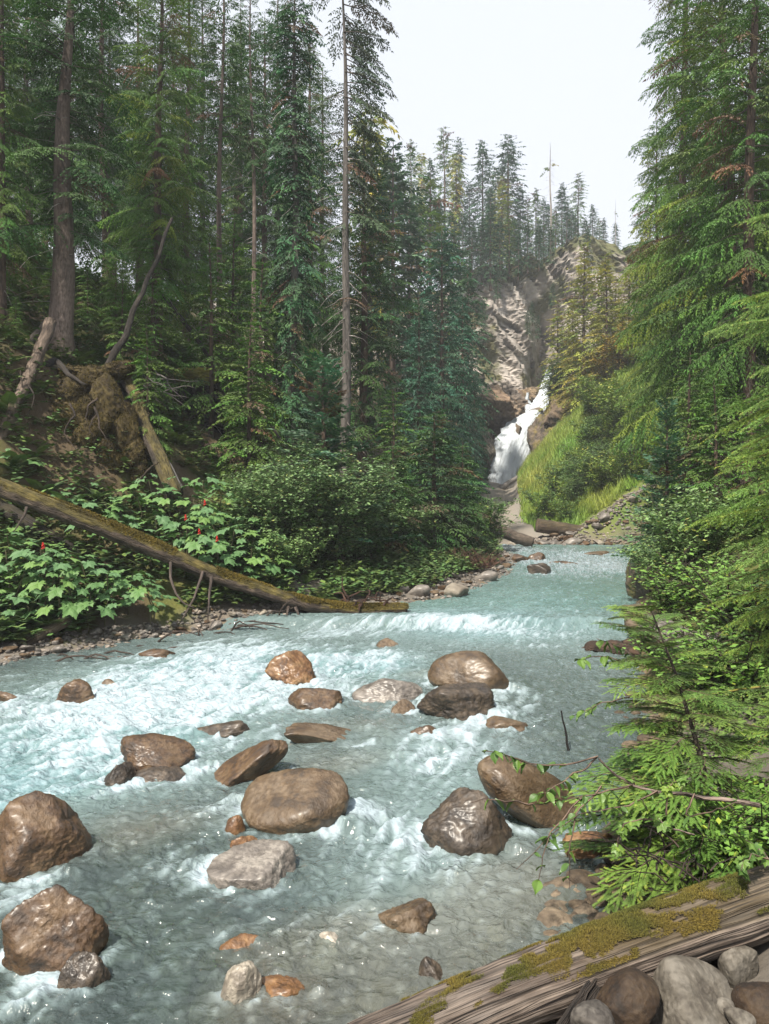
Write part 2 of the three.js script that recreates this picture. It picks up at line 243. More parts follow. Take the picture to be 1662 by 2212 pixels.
boulder(682, 1534, 118, 1482, { seed: 81, kind: 'brown', depth: 0.9, planes: 6, turn: [0, 0.6, -0.1], label: 'half-drowned boulder with water sliding over its back', group: G1 });
boulder(840, 1516, 160, 1462, { seed: 91, kind: 'grey', depth: 0.8, planes: 7, crag: 0.04, turn: [0, 0.3, -0.1], label: 'long low pitted boulder left of the pair', group: G1 });
boulder(870, 1536, 62, 1511, { seed: 93, kind: 'tan', depth: 0.8, detail: 12, label: 'small pale rock just below the long pitted boulder', group: G1 });
boulder(1012, 1490, 176, 1404, { seed: 101, kind: 'tan', depth: 0.8, planes: 4, sharp: 7, rough: 0.035, turn: [0, 0.2, -0.06], cuts: [[0.9, 0.5, 0.2, 0.75]], label: 'smooth domed boulder at the back of the pair', group: G1 });
boulder(985, 1553, 170, 1476, { seed: 111, kind: 'dark', depth: 0.75, planes: 9, crag: 0.05, turn: [0.1, 0.6, 0], cuts: [[-0.1, 0.25, 1, 0.62]], label: 'dark ridged boulder in front of the smooth dome', group: G1 });
boulder(720, 1606, 200, 1556, { seed: 121, kind: 'tan', depth: 0.6, planes: 5, turn: [0, 0.25, -0.22], pre: [2, 0.7, 0.9], cuts: [[0.3, 1, 0.3, 0.55]], label: 'low pink-tan wedge of rock lying along the current', group: G1 });
boulder(1008, 1842, 200, 1702, { seed: 131, kind: 'dark', depth: 0.85, planes: 7, sharp: 13, crag: 0.03, turn: [0.1, 0.55, 0.05], cuts: [[-0.35, 0.75, 0.5, 0.66], [0.5, 0.35, 0.8, 0.68]], label: 'angular dark wet boulder with flat glinting faces', group: G1 });
boulder(1160, 1795, 262, 1636, { seed: 141, kind: 'tan', depth: 0.6, planes: 3, sharp: 6, rough: 0.03, turn: [0.15, 0.1, -0.6], pre: [2.1, 0.8, 0.85], back: -0.2, label: 'long smooth leaning boulder beside the alder branch', group: G1 });
boulder(880, 2012, 136, 1940, { seed: 151, kind: 'tan', depth: 0.9, planes: 7, crag: 0.03, label: 'small rounded tan rock standing alone low in the river', group: G1 });
boulder(530, 2065, 128, 2022, { seed: 161, kind: 'rust', depth: 0.8, planes: 6, label: 'reddish brown hump just breaking the surface near the bottom', group: G1 });
boulder(520, 2166, 88, 2080, { seed: 163, kind: 'pale', depth: 0.8, planes: 5, label: 'upright cream-white stone under thin water', group: G1 });
boulder(704, 2050, 84, 2022, { seed: 165, kind: 'pale', depth: 0.8, planes: 5, label: 'small cream stone awash right of the reddish hump', group: G1 });
boulder(632, 2150, 180, 2108, { seed: 167, kind: 'rust', depth: 0.6, planes: 6, crag: 0.05, turn: [0, 0.3, 0.15], label: 'long rusty ridge of rock washed by ripples near the bottom', group: G1 });
boulder(937, 2120, 70, 2070, { seed: 169, kind: 'dark', depth: 0.8, detail: 14, label: 'small dark rock beside the upper end of the near log', group: G1 });
boulder(1275, 1850, 132, 1790, { seed: 171, kind: 'rust', depth: 0.7, planes: 8, crag: 0.04, turn: [0, 0.2, 0.2], sink: 0.1, label: 'reddish slab of rock on the right bank under twigs', group: G1 });
boulder(1376, 1888, 150, 1772, { seed: 173, kind: 'dark', depth: 0.9, planes: 7, turn: [0, 0.4, 0.3], sink: 0.1, label: 'dark tilted rock in the shade of the right bank', group: G1 });
boulder(1372, 1945, 90, 1895, { seed: 174, kind: 'dark', depth: 0.9, planes: 7, detail: 14, label: 'small dark rock touching the upper side of the near log', group: G1 });
boulder(1165, 1240, 54, 1216, { seed: 181, kind: 'dark', depth: 0.8, detail: 12, label: 'dark rock off the tip of the gravel bar', group: G1 });
boulder(1158, 1210, 44, 1192, { seed: 183, kind: 'brown', depth: 0.8, detail: 12, label: 'brown rock behind the dark one off the gravel bar', group: G1 });
boulder(1125, 1213, 38, 1196, { seed: 185, kind: 'brown', depth: 0.8, detail: 12, label: 'small brown rock at the upstream tip of the gravel bar', group: G1 });
boulder(1290, 1198, 70, 1190, { seed: 187, kind: 'tan', depth: 0.8, detail: 12, sink: 0.3, label: 'pale flat rock awash far upstream near the far shore', group: G1 });
boulder(1215, 1218, 80, 1211, { seed: 189, kind: 'brown', depth: 0.8, detail: 12, sink: 0.3, label: 'brown hump of rock making a riffle far upstream', group: G1 });
boulder(835, 1395, 56, 1378, { seed: 191, kind: 'tan', depth: 0.8, detail: 12, label: 'tan rock drowned in the fast water below the weir', group: G1 });
boulder(480, 1588, 190, 1552, { seed: 193, kind: 'dark', depth: 0.5, planes: 7, crag: 0.05, turn: [0, 0.5, 0.12], label: 'low dark ledge the white chute falls beside', group: G1 });
boulder(1100, 1575, 110, 1545, { seed: 195, kind: 'tan', depth: 0.8, detail: 14, label: 'tan rock drowned in foam below the dark ridged boulder', group: G1 });
boulder(915, 1592, 60, 1566, { seed: 197, kind: 'brown', depth: 0.8, detail: 12, label: 'small brown rock in foam below the long pitted boulder', group: G1 });
boulder(20, 1515, 60, 1490, { seed: 199, kind: 'brown', depth: 0.8, detail: 12, label: 'brown rock awash at the left edge by the bank', group: G1 });
boulder(340, 1420, 80, 1398, { seed: 201, kind: 'brown', depth: 0.8, detail: 12, label: 'brown rock awash close to the left bank', group: G1 });
boulder(240, 1480, 60, 1466, { seed: 203, kind: 'tan', depth: 0.8, detail: 12, label: 'tan rock awash behind the rounded boulder in the chute', group: G1 });
console.log('boulders');

// ---------- river ----------
// foam and milky water: [x, z, reach along x, reach along z, strength]
const foamSpots = [], milkSpots = [], shallowSpots = [];
const spot = (list, px, py, wpx, dz, k) => { const p = onWater(px, py); list.push([p.x, p.z, wpx / FOCAL * -p.z, dz, k]); };
for (const a of [[300, 1500, 260, 1.6, 0.55], [120, 1560, 240, 1.2, 0.5], [500, 1450, 200, 1.2, 0.6], [480, 1400, 120, 0.8, 0.5], [420, 1530, 160, 0.6, 0.5], [800, 1420, 110, 0.7, 0.75], [560, 1400, 90, 0.7, 0.4], [960, 1345, 130, 0.35, 0.85], [1050, 1350, 90, 0.3, 0.6], [780, 1352, 110, 0.5, 0.4], [1150, 1395, 70, 0.4, 0.45],
  [1120, 1510, 90, 0.6, 0.5], [1060, 1560, 100, 0.5, 0.6], [980, 1620, 110, 0.7, 0.5], [900, 1660, 90, 0.6, 0.4], [800, 1770, 70, 0.35, 0.75], [860, 1820, 80, 0.5, 0.5], [470, 1880, 60, 0.25, 0.6], [390, 1860, 70, 0.3, 0.45], [60, 1960, 70, 0.3, 0.6], [80, 2150, 90, 0.25, 0.5], [700, 1900, 110, 0.3, 0.4], [560, 2000, 60, 0.12, 0.45], [470, 1625, 60, 0.3, 0.4], [470, 1740, 60, 0.3, 0.3], [940, 1790, 60, 0.4, 0.4],
  [1200, 1215, 110, 3, 0.6], [1300, 1205, 90, 3, 0.55], [1100, 1182, 40, 2.5, 0.9], [1330, 1225, 60, 2, 0.6], [1250, 1240, 120, 2.5, 0.4], [1200, 1190, 110, 3, 0.4], [1180, 1370, 120, 0.6, 0.35], [700, 1370, 140, 0.8, 0.35], [600, 1490, 120, 0.8, 0.5], [200, 1650, 180, 0.7, 0.3], [720, 1470, 90, 0.5, 0.4]]) spot(foamSpots, ...a);
for (const a of [[300, 1520, 330, 2.4, 0.9], [120, 1640, 260, 1.2, 0.9], [560, 1440, 240, 1.6, 0.8], [30, 1690, 130, 0.8, 0.7], [820, 1430, 120, 1, 0.7], [1000, 1360, 200, 1.4, 0.6], [1200, 1300, 260, 6, 0.55], [1200, 1210, 240, 6, 0.7], [900, 1840, 220, 1.2, 0.35], [950, 1640, 180, 1.4, 0.45]]) spot(milkSpots, ...a);
for (const a of [[760, 2060, 230, 0.7, 1], [1080, 1960, 200, 0.6, 1], [640, 2150, 200, 0.5, 1], [700, 1650, 110, 0.5, 0.9], [280, 1790, 150, 0.5, 0.9], [760, 1570, 120, 0.5, 0.7], [1150, 1880, 150, 0.5, 0.9], [960, 2080, 160, 0.5, 0.9], [170, 1470, 160, 0.5, 0.6], [900, 1450, 60, 0.4, 0.5]]) spot(shallowSpots, ...a);
const sumSpots = (list, x, z) => { let s = 0; for (const p of list) { const u = (x - p[0]) / p[2], v = (z - p[1]) / p[3], q = u * u + v * v; if (q < 6) s += p[4] * Math.exp(-q); } return s; };
function flowCoords(x, z) { const d = -z, l = leftBank(d), r = rightBank(d), t = (x - l) / (r - l); return [d * 1.15, t * 9.5 + 0.25 * noise(x * 0.7, z * 0.7, 2), l, r]; }
function around(x, z) { // how the boulders stir the water: [foam, height]
  let f = 0, h = 0;
  for (const [rx, rz, a, b, top] of rocks) {
    const dx = x - rx, dz = z - rz; if (Math.abs(dx) > a * 3.2 || Math.abs(dz) > 3.4 * a + b) continue;
    const along = dz * 0.85 - dx * 0.5, e = Math.hypot(dx / (a * 1.02), dz / (b * 1.02)), k = clamp(0.3 + top * 1.6, 0.25, 1);
    if (e < 2.4) { f += k * 0.62 * clamp(0.55 + 1.9 * noise(x * 5, z * 5, 3.3)) * Math.exp(-((e - 1.05) ** 2) / 0.045) * (along > -0.1 * a ? 0.95 : 0.5); h += 0.055 * k * a * 2 * Math.exp(-((e - 1.1) ** 2) / 0.12) * (along < 0 ? 1 : -0.5); }
    const side = Math.abs(dx * 0.85 + dz * 0.5) / a; if (along > 0 && side < 1.4) f += k * 0.38 * Math.exp(-along / (a * 2.0)) * Math.exp(-((side - 0.75) ** 2) / 0.12);
  }
  return [f, h];
}
const clearOf = (w, d) => clamp(1 - w.milk * 1.15) * lerp(1, 0.25, smooth(12.5, 16, d));
function waterState(x, z, fine) {
  const d = -z, [s, t, l, r] = flowCoords(x, z), [rf, rh] = around(x, z), edge = Math.min(x - l, r - x);
  const spots = sumSpots(foamSpots, x, z), milk = clamp(sumSpots(milkSpots, x, z)), rough = clamp(0.22 + spots * 0.9 + rf * 0.5 + milk * 0.3);
  const sw = fbm(s * 0.9, t * 1.5, 3, 3), st = fbm(s * 1.4, t * 4.4 + sw, 7, 3), bub = fbm(x * 13, z * 13, 1.3, 3, 0.6), lace = 1 - 2.4 * Math.abs(fbm(s * 3.1 + 5, t * 5.2, 2.2, 3)), chop = fbm(x * 2.4 + 0.5 * sw, z * 3.2, 6.1, 3);
  const fast = fbm(s * 2.1 + 3, t * 12 + 2.5 * sw, 5, 4, 0.6), base = spots * 0.8 + rf * 0.9;
  let foam = base * 1.05 + (0.72 * st + 0.95 * fast + 0.24 * bub + 0.25 * sw) * (0.5 + 0.75 * clamp(base + 0.4 * milk)) + 0.25 * Math.max(0, lace - 0.2) * (0.5 + milk) + 0.0;
  const th = Math.abs(fbm(s * 2.1 + 1.5 * st, t * 4.2, 9, 3)), th2 = Math.abs(fbm(s * 4.4 + 7 + st, t * 9, 4, 3)); foam = smooth(0.2, 1.0, foam); foam = clamp(foam + (0.55 * (1 - smooth(0.0, 0.035, th)) + 0.4 * (1 - smooth(0, 0.03, th2))) * (0.35 + 1.2 * Math.max(0, bub + 0.25)) * clamp(0.25 + 0.8 * rough + 0.6 * sw));
  let y = waterLevel(d) + rh + rough * (0.075 * sw + 0.06 * chop + 0.006 * bub + 0.03 * st) + 0.045 * fbm(x * 4.2 + sw, z * 6.2, 4, 4, 0.6) * (0.6 + rough) + (fine ? (0.02 * noise(x * 8.5 + 1.5 * sw, z * 12, 8) + 0.0125 * noise(x * 18 + 2 * sw, z * 25, 5)) * (0.75 + 0.6 * rough) : 0) + foam * (0.015 + 0.028 * fast + 0.004 * bub);
  if (d > 14.3 && d < 15 && x > -0.5 && x < 3.6) y += 0.02 * noise(x * 9, d * 3, 1);
  return { y, foam, milk, rough, sw, bub, st, chop, edge, lace, fast };
}
{
  const rows = 640, cols = 470, d0 = 2.6, d1 = 37.3, pos = new Float32Array((rows + 1) * (cols + 1) * 3), col = new Float32Array(pos.length), uv = new Float32Array((rows + 1) * (cols + 1) * 2), idx = new Uint32Array(rows * cols * 6);
  for (let i = 0, k = 0; i <= rows; i++) { const d = d0 * Math.pow(d1 / d0, i / rows), l = Math.max(leftBank(d) - 0.25, -0.62 * d - 2.2), r = rightBank(d) + 0.25;
    for (let j = 0; j <= cols; j++, k++) {
      const x = lerp(l, r, j / cols), z = -d, w = waterState(x, z, d < 18); pos[k * 3] = x; pos[k * 3 + 1] = w.y; pos[k * 3 + 2] = z; uv[k * 2] = (x + 16) / 40; uv[k * 2 + 1] = (d) / 40;
      const pool = smooth(14.8, 17, d); let c = mixC([0.075, 0.115, 0.105], [0.05, 0.115, 0.09], pool); c = mixC(c, [0.15, 0.255, 0.28], clamp(w.milk * (0.75 + 0.6 * w.st + 0.3 * w.fast))); c = mulC(c, 1 + 0.35 * w.sw + 0.3 * w.bub); c = mixC(c, mixC([0.28, 0.38, 0.38], [0.49, 0.48, 0.41], 0.55 * clamp(sumSpots(shallowSpots, x, z) - 0.15 + 0.8 * w.sw)), clearOf(w, d));
      c = mixC(c, mulC([0.285, 0.35, 0.385], 1 + 0.35 * w.fast + 0.2 * w.bub), w.foam); col.set(c, k * 3);
    } }
  for (let i = 0, k = 0; i < rows; i++) for (let j = 0; j < cols; j++) { const a = i * (cols + 1) + j, b = a + cols + 1; idx[k++] = a; idx[k++] = a + 1; idx[k++] = b; idx[k++] = a + 1; idx[k++] = b + 1; idx[k++] = b; }
  const g = new THREE.BufferGeometry(); g.setAttribute('position', new THREE.BufferAttribute(pos, 3)); g.setAttribute('color', new THREE.BufferAttribute(col, 3)); g.setAttribute('uv', new THREE.BufferAttribute(uv, 2)); g.setIndex(new THREE.BufferAttribute(idx, 1)); g.computeVertexNormals();
  // red: how clear the water is, green: how rough; 40 m by 40 m seen from above
  const N = 1200, state = dataTex(N, N, (i, j) => { const x = (i + 0.5) / N * 40 - 16, d = (j + 0.5) / N * 40; if (d > 20) return [0.16, 0.1, 0]; if (d < 2 || x < leftBank(d) - 0.4 || x < -0.62 * d - 2.3 || x > rightBank(d) + 0.4) return [0.5, 0.1, 0]; const w = waterState(x, -d, false); return [clearOf(w, d) * (1 - w.foam), 0.045 + 0.6 * w.foam, 0]; });
  const ripple = dataTex(512, 512, (i, j) => tiling((x, y) => 0.5 + 0.5 * fbm(x / 44 + 1.2 * noise(x / 80, y / 80, 3), y / 30, 2, 4, 0.55), i, j, 512, 512));
  M.water = new THREE.MeshPhysicalMaterial({ vertexColors: true, transmission: 0.88, thickness: 0, ior: 1.33, roughness: 1, transmissionMap: state, roughnessMap: state, bumpMap: rep(ripple, 36), bumpScale: 0.06 });
  tag(structure(mesh('river', g, M.water, scene)), 'fast milky turquoise river with white rapids', 'river');
}
console.log('river');

// ================= VEGETATION SHAPES =================
const jit = (r, k) => (r() * 2 - 1) * k;
// one needle-covered twig as a narrow kite lying about flat
function kite(S, r, x, y, z, dx, dy, dz, len, wid, tilt, c) {
  const q = 1 / Math.hypot(dx, dy, dz); dx *= q; dy *= q; dz *= q; let sx = -dz, sy = jit(r, tilt), sz = dx; const sq = wid / Math.hypot(sx, sy, sz); sx *= sq; sy *= sq; sz *= sq;
  const m = 0.4 + r() * 0.2, ex = x + dx * len, ey = y + dy * len - len * 0.08, ez = z + dz * len, mx = x + dx * len * m, my = y + dy * len * m, mz = z + dz * len * m, p = S.p, k = S.c;
  p.push(x, y, z, mx + sx, my + sy, mz + sz, ex, ey, ez, x, y, z, ex, ey, ez, mx - sx, my - sy, mz - sz); for (let i = 0; i < 6; i++) k.push(c[0], c[1], c[2]);
}
// a flat conifer bough along +x: side shoots carry twigs. o: L, droop, rise, step, twig, wid, hang
function boughSoup(seed, o) {
  const r = rngOf(seed), S = new Soup(), L = o.L, n = Math.max(5, Math.round(L / o.step));
  const axis = (t) => [t * L * (1 - 0.08 * t), o.rise * t * L - o.droop * t * t * L, 0.04 * L * Math.sin(t * 5 + seed)];
  const shoot = (bx, by, bz, dx, dy, dz, len, depth) => {
    const m = Math.max(2, Math.round(len / (o.step * 0.95))), tint = 1 + jit(r, 0.22); let px = bx, py = by, pz = bz;
    for (let i = 0; i < m; i++) {
      const t = (i + 0.5) / m, st = len / m; dy -= o.hang * st * (1.2 + t); px += dx * st; py += dy * st; pz += dz * st;
      for (const s of [-1, 1]) { if (r() < 0.12) continue; const a = s * (0.75 + r() * 0.35), ca = Math.cos(a), sa = Math.sin(a), l2 = o.twig * (0.6 + 0.7 * r()) * (1.15 - 0.6 * t); kite(S, r, px, py, pz, dx * ca - dz * sa, dy - o.hang * 0.55 * r(), dx * sa + dz * ca, l2, o.wid * (0.8 + 0.4 * r()), 0.7, [tint, tint, tint]); }
      if (r() < 0.5) kite(S, r, px, py, pz, dx + jit(r, 0.3), dy + (o.tuft ?? 0.25) * r(), dz + jit(r, 0.3), o.twig * 0.8, o.wid, 0.9, [tint, tint, tint]);
    }
    kite(S, r, px, py, pz, dx, dy, dz, o.twig * 1.1, o.wid, 0.5, [tint * 1.1, tint * 1.1, tint]);
  };
  for (let i = 0; i < n; i++) {
    const t = lerp(o.bare ?? 0.12, 0.99, (i + r() * 0.8) / n), [x, y, z] = axis(t), s = i % 2 ? 1 : -1, a = s * (0.85 + jit(r, 0.25)), len = (o.spread * L * Math.pow(1 - t, 0.75) * Math.min(1, 0.45 + t * 2.2) + 0.09) * (0.65 + 0.5 * r());
    const sl = o.rise - 2 * o.droop * t; shoot(x, y, z, Math.cos(a), sl * 0.6 - 0.05, Math.sin(a), len, 0);
    if (r() < 0.5) kite(S, r, x, y, z, 1, sl + 0.35, jit(r, 0.6), o.twig, o.wid, 0.8, [1, 1, 1]);
  }
  const [ex, ey, ez] = axis(1); shoot(ex - 0.05 * L, ey, ez, 1, o.rise - 2 * o.droop, 0, o.twig * 2, 0);
  S.axis = axis; return S;
}
const barkColor = (base, seed) => (al, a, up, x, y, z) => { const n = fbm(x * 5 + seed, y * 1.2, z * 5, 3), m = noise(x * 1.5 + seed, y * 0.7, z * 1.5); return mulC(mixC(base[0], base[1], clamp(0.5 + n * 1.5)), 1 + 0.3 * m); };
const BARK = { grey: [[0.09, 0.08, 0.07], [0.23, 0.21, 0.19]], brown: [[0.06, 0.04, 0.03], [0.16, 0.11, 0.08]], cedar: [[0.10, 0.075, 0.06], [0.26, 0.2, 0.165]], dark: [[0.03, 0.024, 0.018], [0.085, 0.066, 0.05]], pale: [[0.2, 0.185, 0.165], [0.40, 0.37, 0.34]], red: [[0.09, 0.04, 0.025], [0.2, 0.1, 0.06]] };
// conifer: o.h, o.R crown radius, o.base crown start (share), o.n boughs, o.color, o.trunk radius, bough style
function coniferGeo(seed, o) {
  const r = rngOf(seed), crown = new Soup(), wood = [], st = o.style, lib = {}, H = o.h;
  const bough = (L) => { const k = Math.max(0.5, Math.round(L / 0.5) * 0.5); if (!lib[k]) lib[k] = [0, 1, 2].map((v) => boughSoup(seed * 31 + k * 17 + v, { ...st, L: k })); return [lib[k][Math.floor(r() * 3)], L / k]; };
  const lean = o.lean ?? 0, sway = (t) => V(lean * H * t + (0.3 * Math.sin(t * 4 + seed) + 0.12 * Math.sin(t * 11 + seed * 3)) * H * 0.02, 0, (o.leanZ ?? 0) * H * t);
  const tp = [], tr = []; for (let i = 0; i <= 14; i++) { const t = i / 14; const s = sway(t); tp.push(V(s.x, H * t - 0.4 * (1 - t), s.z)); tr.push(o.trunk * Math.pow(1 - t, 0.8) * (1 + 0.55 * Math.exp(-t * H / 0.5)) + 0.012); }
  wood.push(tube(tp, tr, o.sides ?? 9, { color: barkColor(BARK[o.bark ?? 'brown'], seed), shape: (al, a) => 1 + 0.09 * noise(Math.cos(a) * 2.2, al * 0.35, Math.sin(a) * 2.2 + seed) }));
  const e = new THREE.Euler(), q = new THREE.Quaternion(), m = new THREE.Matrix4(), prof = o.profile ?? ((t) => Math.pow(1 - t, 0.8));
  for (let i = 0; i < o.n; i++) {
    const u = (i + r()) / o.n, t = lerp(o.base, 0.985, Math.pow(u, o.pow ?? 0.9)), c = clamp((t - o.base) / (1 - o.base)); let az = i * 2.39996 + jit(r, 0.5); if (o.side !== undefined && r() < (o.sided ?? 0.7)) az = o.side + jit(r, 0.8);
    const L = Math.max(0.3, o.R * prof(c) * (0.55 + 0.55 * r())); if (r() < (o.gaps ?? 0)) continue;
    const [b, k] = bough(L), s = sway(t), pitch = lerp(o.pitch0 ?? -0.25, o.pitch1 ?? 0.55, Math.pow(c, 1.3)) + jit(r, 0.16);
    e.set(jit(r, 0.3), -az, pitch, 'YZX'); q.setFromEuler(e); m.compose(V(s.x, H * t, s.z), q, V(k, k, k));
    const tn = 1 + jit(r, 0.32), y = r() < (o.gold ?? 0) ? 1 : 0, base = r() < (o.brown ?? 0.045) ? [0.12, 0.075, 0.035] : y ? [o.color[0] * 1.7, o.color[1] * 1.3, o.color[2] * 0.9] : o.color; if (!(r() < (o.dead ?? 0))) crown.add(b, m, [base[0] * tn * (1 + jit(r, 0.28)), base[1] * tn, base[2] * tn * (1 + jit(r, 0.2))]);
    const pts = [], rad = []; for (let j = 0; j <= 3; j++) { const [x, yy, z] = b.axis(j / 3 * 0.92); pts.push(V(x, yy, z).applyMatrix4(m)); rad.push(lerp(o.limb ?? 0.022, 0.004, j / 3) * Math.min(1.4, 0.5 + L * 0.35)); }
    wood.push(tube(pts, rad, 3, { caps: false, color: () => BARK[o.limbBark ?? 'dark'][1] }));
  }
  for (let i = 0; i < (o.snags ?? 0); i++) { const t = lerp(o.snag0 ?? 0.08, o.snag1 ?? o.base + 0.1, r()), a = r() * 6.28, L = o.R * (0.2 + 0.5 * r()), s = sway(t), p0 = V(s.x, H * t, s.z), dir = V(Math.cos(a), jit(r, 0.5) - 0.35, Math.sin(a)); const pts = [0, 1, 2, 3].map((j) => p0.clone().addScaledVector(dir, L * j / 3).add(V(jit(r, 0.05) * j, -0.04 * j * j * L, jit(r, 0.05) * j))); wood.push(tube(pts, [0.018, 0.013, 0.008, 0.003], 3, { caps: false, color: () => BARK.pale[Math.floor(r() * 2)] })); }
  return { wood: join(wood), crown: crown.geo(), h: H, R: o.R };
}
const STYLE = {
  hemlock: { droop: 0.34, rise: 0.16, step: 0.088, twig: 0.16, wid: 0.021, hang: 0.85, spread: 0.42 },
  spruce: { droop: 0.22, rise: 0.02, step: 0.088, twig: 0.15, wid: 0.024, hang: 0.6, spread: 0.34, tuft: 0.4 },
  fir: { droop: 0.02, rise: 0.1, step: 0.075, twig: 0.12, wid: 0.03, hang: 0.12, spread: 0.42, tuft: 0.5 },
  cedar: { droop: 0.34, rise: 0.08, step: 0.085, twig: 0.17, wid: 0.021, hang: 1.0, spread: 0.45 },
  far: { droop: 0.2, rise: 0.05, step: 0.22, twig: 0.38, wid: 0.058, hang: 0.35, spread: 0.4, tuft: 0.3 },
};
const GREEN = { deep: [0.036, 0.10, 0.016], blue: [0.036, 0.108, 0.038], mid: [0.07, 0.15, 0.016], bright: [0.08, 0.17, 0.02], grey: [0.06, 0.098, 0.045], teal: [0.03, 0.115, 0.06], gold: [0.27, 0.29, 0.04], fir: [0.052, 0.13, 0.06] };  // gold: a sunlit tint put into the needle colour
const K = {};
const colProf = (t) => 0.55 + 0.45 * Math.sin(Math.min(1, t * 1.15 + 0.35) * Math.PI) * (1 - t * 0.4), bellProf = (t) => Math.pow(Math.sin(Math.PI * Math.min(1, 0.42 + t * 0.56)), 0.8), coneProf = (t) => Math.pow(1 - t, 0.85);
K.hemlockA = coniferGeo(1, { h: 22, R: 3.4, base: 0.14, n: 190, trunk: 0.24, style: STYLE.hemlock, color: GREEN.mid, profile: (t) => Math.pow(1 - t, 0.7), snags: 14 });
K.hemlockB = coniferGeo(2, { h: 20, R: 3.0, base: 0.2, n: 160, trunk: 0.2, style: STYLE.hemlock, color: GREEN.deep, gaps: 0.12, profile: (t) => Math.pow(1 - t, 0.6), snags: 18 });
K.hemlockC = coniferGeo(3, { h: 7, R: 1.9, base: 0.1, n: 85, trunk: 0.09, style: { ...STYLE.hemlock, step: 0.09, twig: 0.14, wid: 0.026 }, color: GREEN.mid, snags: 8 });
K.hemlockD = coniferGeo(4, { h: 26, R: 4.4, base: 0.16, n: 210, trunk: 0.3, style: STYLE.hemlock, color: GREEN.mid, gaps: 0.05, profile: (t) => Math.pow(1 - t, 0.55), gold: 0.22, brown: 0.06, snags: 30, bark: 'brown' });
K.columnSpruce = coniferGeo(5, { h: 19.5, R: 1.45, base: 0.13, n: 300, trunk: 0.2, style: STYLE.spruce, color: GREEN.blue, profile: (t) => (0.72 + 0.3 * Math.sin(t * 23)) * (t < 0.85 ? 1 : (1 - t) / 0.15), pitch0: -0.5, pitch1: -0.1, snags: 90, snag0: 0.03, snag1: 0.8, bark: 'grey' });
K.bareSpruce = coniferGeo(6, { h: 21, R: 2.3, base: 0.5, n: 70, trunk: 0.2, style: STYLE.spruce, color: GREEN.grey, profile: () => 0.9, pitch0: -0.45, pitch1: -0.2, side: 0, sided: 0.75, snags: 60, snag0: 0.1, snag1: 0.75, bark: 'grey', gaps: 0.1 });
K.thinTrunk = coniferGeo(7, { h: 18, R: 1.8, base: 0.55, n: 70, trunk: 0.13, style: STYLE.hemlock, color: GREEN.deep, snags: 30, bark: 'cedar' });
K.bigCedar = coniferGeo(8, { h: 19, R: 3.4, base: 0.3, n: 85, trunk: 0.33, sides: 16, lean: 0.03, style: STYLE.cedar, color: GREEN.deep, gaps: 0.15, snags: 34, snag0: 0.1, snag1: 0.6, bark: 'cedar', profile: (t) => 0.9 - 0.4 * t, pitch0: -0.35, pitch1: 0 });
K.fir = coniferGeo(9, { h: 4.6, R: 1.35, base: 0.05, n: 100, trunk: 0.06, style: STYLE.fir, color: GREEN.fir, profile: coneProf, pitch0: -0.1, pitch1: 0.7 });
K.firB = coniferGeo(10, { h: 3.2, R: 1.1, base: 0.06, n: 80, trunk: 0.045, style: STYLE.fir, color: GREEN.fir, profile: coneProf, pitch0: -0.15, pitch1: 0.6 });
K.lowDark = coniferGeo(11, { h: 4.6, R: 2.4, base: 0.04, n: 110, trunk: 0.09, style: { ...STYLE.hemlock, hang: 0.5 }, color: GREEN.deep, profile: (t) => Math.pow(1 - t, 0.9), pitch0: -0.2 });
K.farA = coniferGeo(12, { h: 16, R: 2.6, base: 0.12, n: 110, trunk: 0.2, sides: 5, style: STYLE.far, color: GREEN.blue, profile: (t) => Math.pow(1 - t, 0.75) });
K.farB = coniferGeo(13, { h: 16, R: 2.1, base: 0.2, n: 90, trunk: 0.2, sides: 5, style: STYLE.far, color: GREEN.mid, gaps: 0.15, profile: (t) => Math.pow(1 - t, 0.6), gold: 0.2 });
K.farThin = coniferGeo(14, { h: 16, R: 1.2, base: 0.25, n: 90, trunk: 0.18, sides: 5, style: STYLE.far, color: GREEN.gold, gaps: 0.1, profile: () => 0.8, pitch0: -0.4, pitch1: 0 });
K.farCedar = coniferGeo(15, { h: 14, R: 2.6, base: 0.03, n: 190, trunk: 0.2, sides: 5, style: { ...STYLE.far, step: 0.155, twig: 0.24, wid: 0.036, hang: 0.8 }, color: GREEN.teal, profile: (t) => Math.pow(1 - t, 0.6), pitch0: -0.3 });
K.farGoldLit = coniferGeo(16, { h: 12, R: 2.4, base: 0.04, n: 130, trunk: 0.16, sides: 5, style: { ...STYLE.far, step: 0.18, twig: 0.28, wid: 0.048 }, color: GREEN.gold, profile: (t) => Math.pow(1 - t, 0.75) });  // sunlight on the right slope is painted into these golden needles
K.snag = coniferGeo(17, { h: 14, R: 1.6, base: 0.5, n: 22, trunk: 0.16, sides: 6, style: STYLE.far, color: GREEN.gold, dead: 0.85, snags: 24, snag1: 0.95, bark: 'pale', limbBark: 'pale' });
console.log('conifers', Object.entries(K).map(([k, v]) => k + ' ' + v.crown.attributes.position.count / 3).join(', '));

function plantTree(kind, px, d, topPy, name, label, group, o = {}) {
  const k = K[kind], x = toX(px, d), z = -d, y = (o.y ?? landHeight(x, z)) - 0.15, h = toY(topPy, d) - y, s = h / k.h, w = (o.w ?? 1) * (o.keep ? 1 : s), t = thing(name, label, 'tree', group, V(x, y, z));
  t.rotation.y = o.turn ?? (px * 0.37 + d); t.scale.set(w, s, w); mesh('trunk', k.wood, M.bark, t); if (k.crown.attributes.position.count) mesh('crown', k.crown, M.needles, t); return t;
}

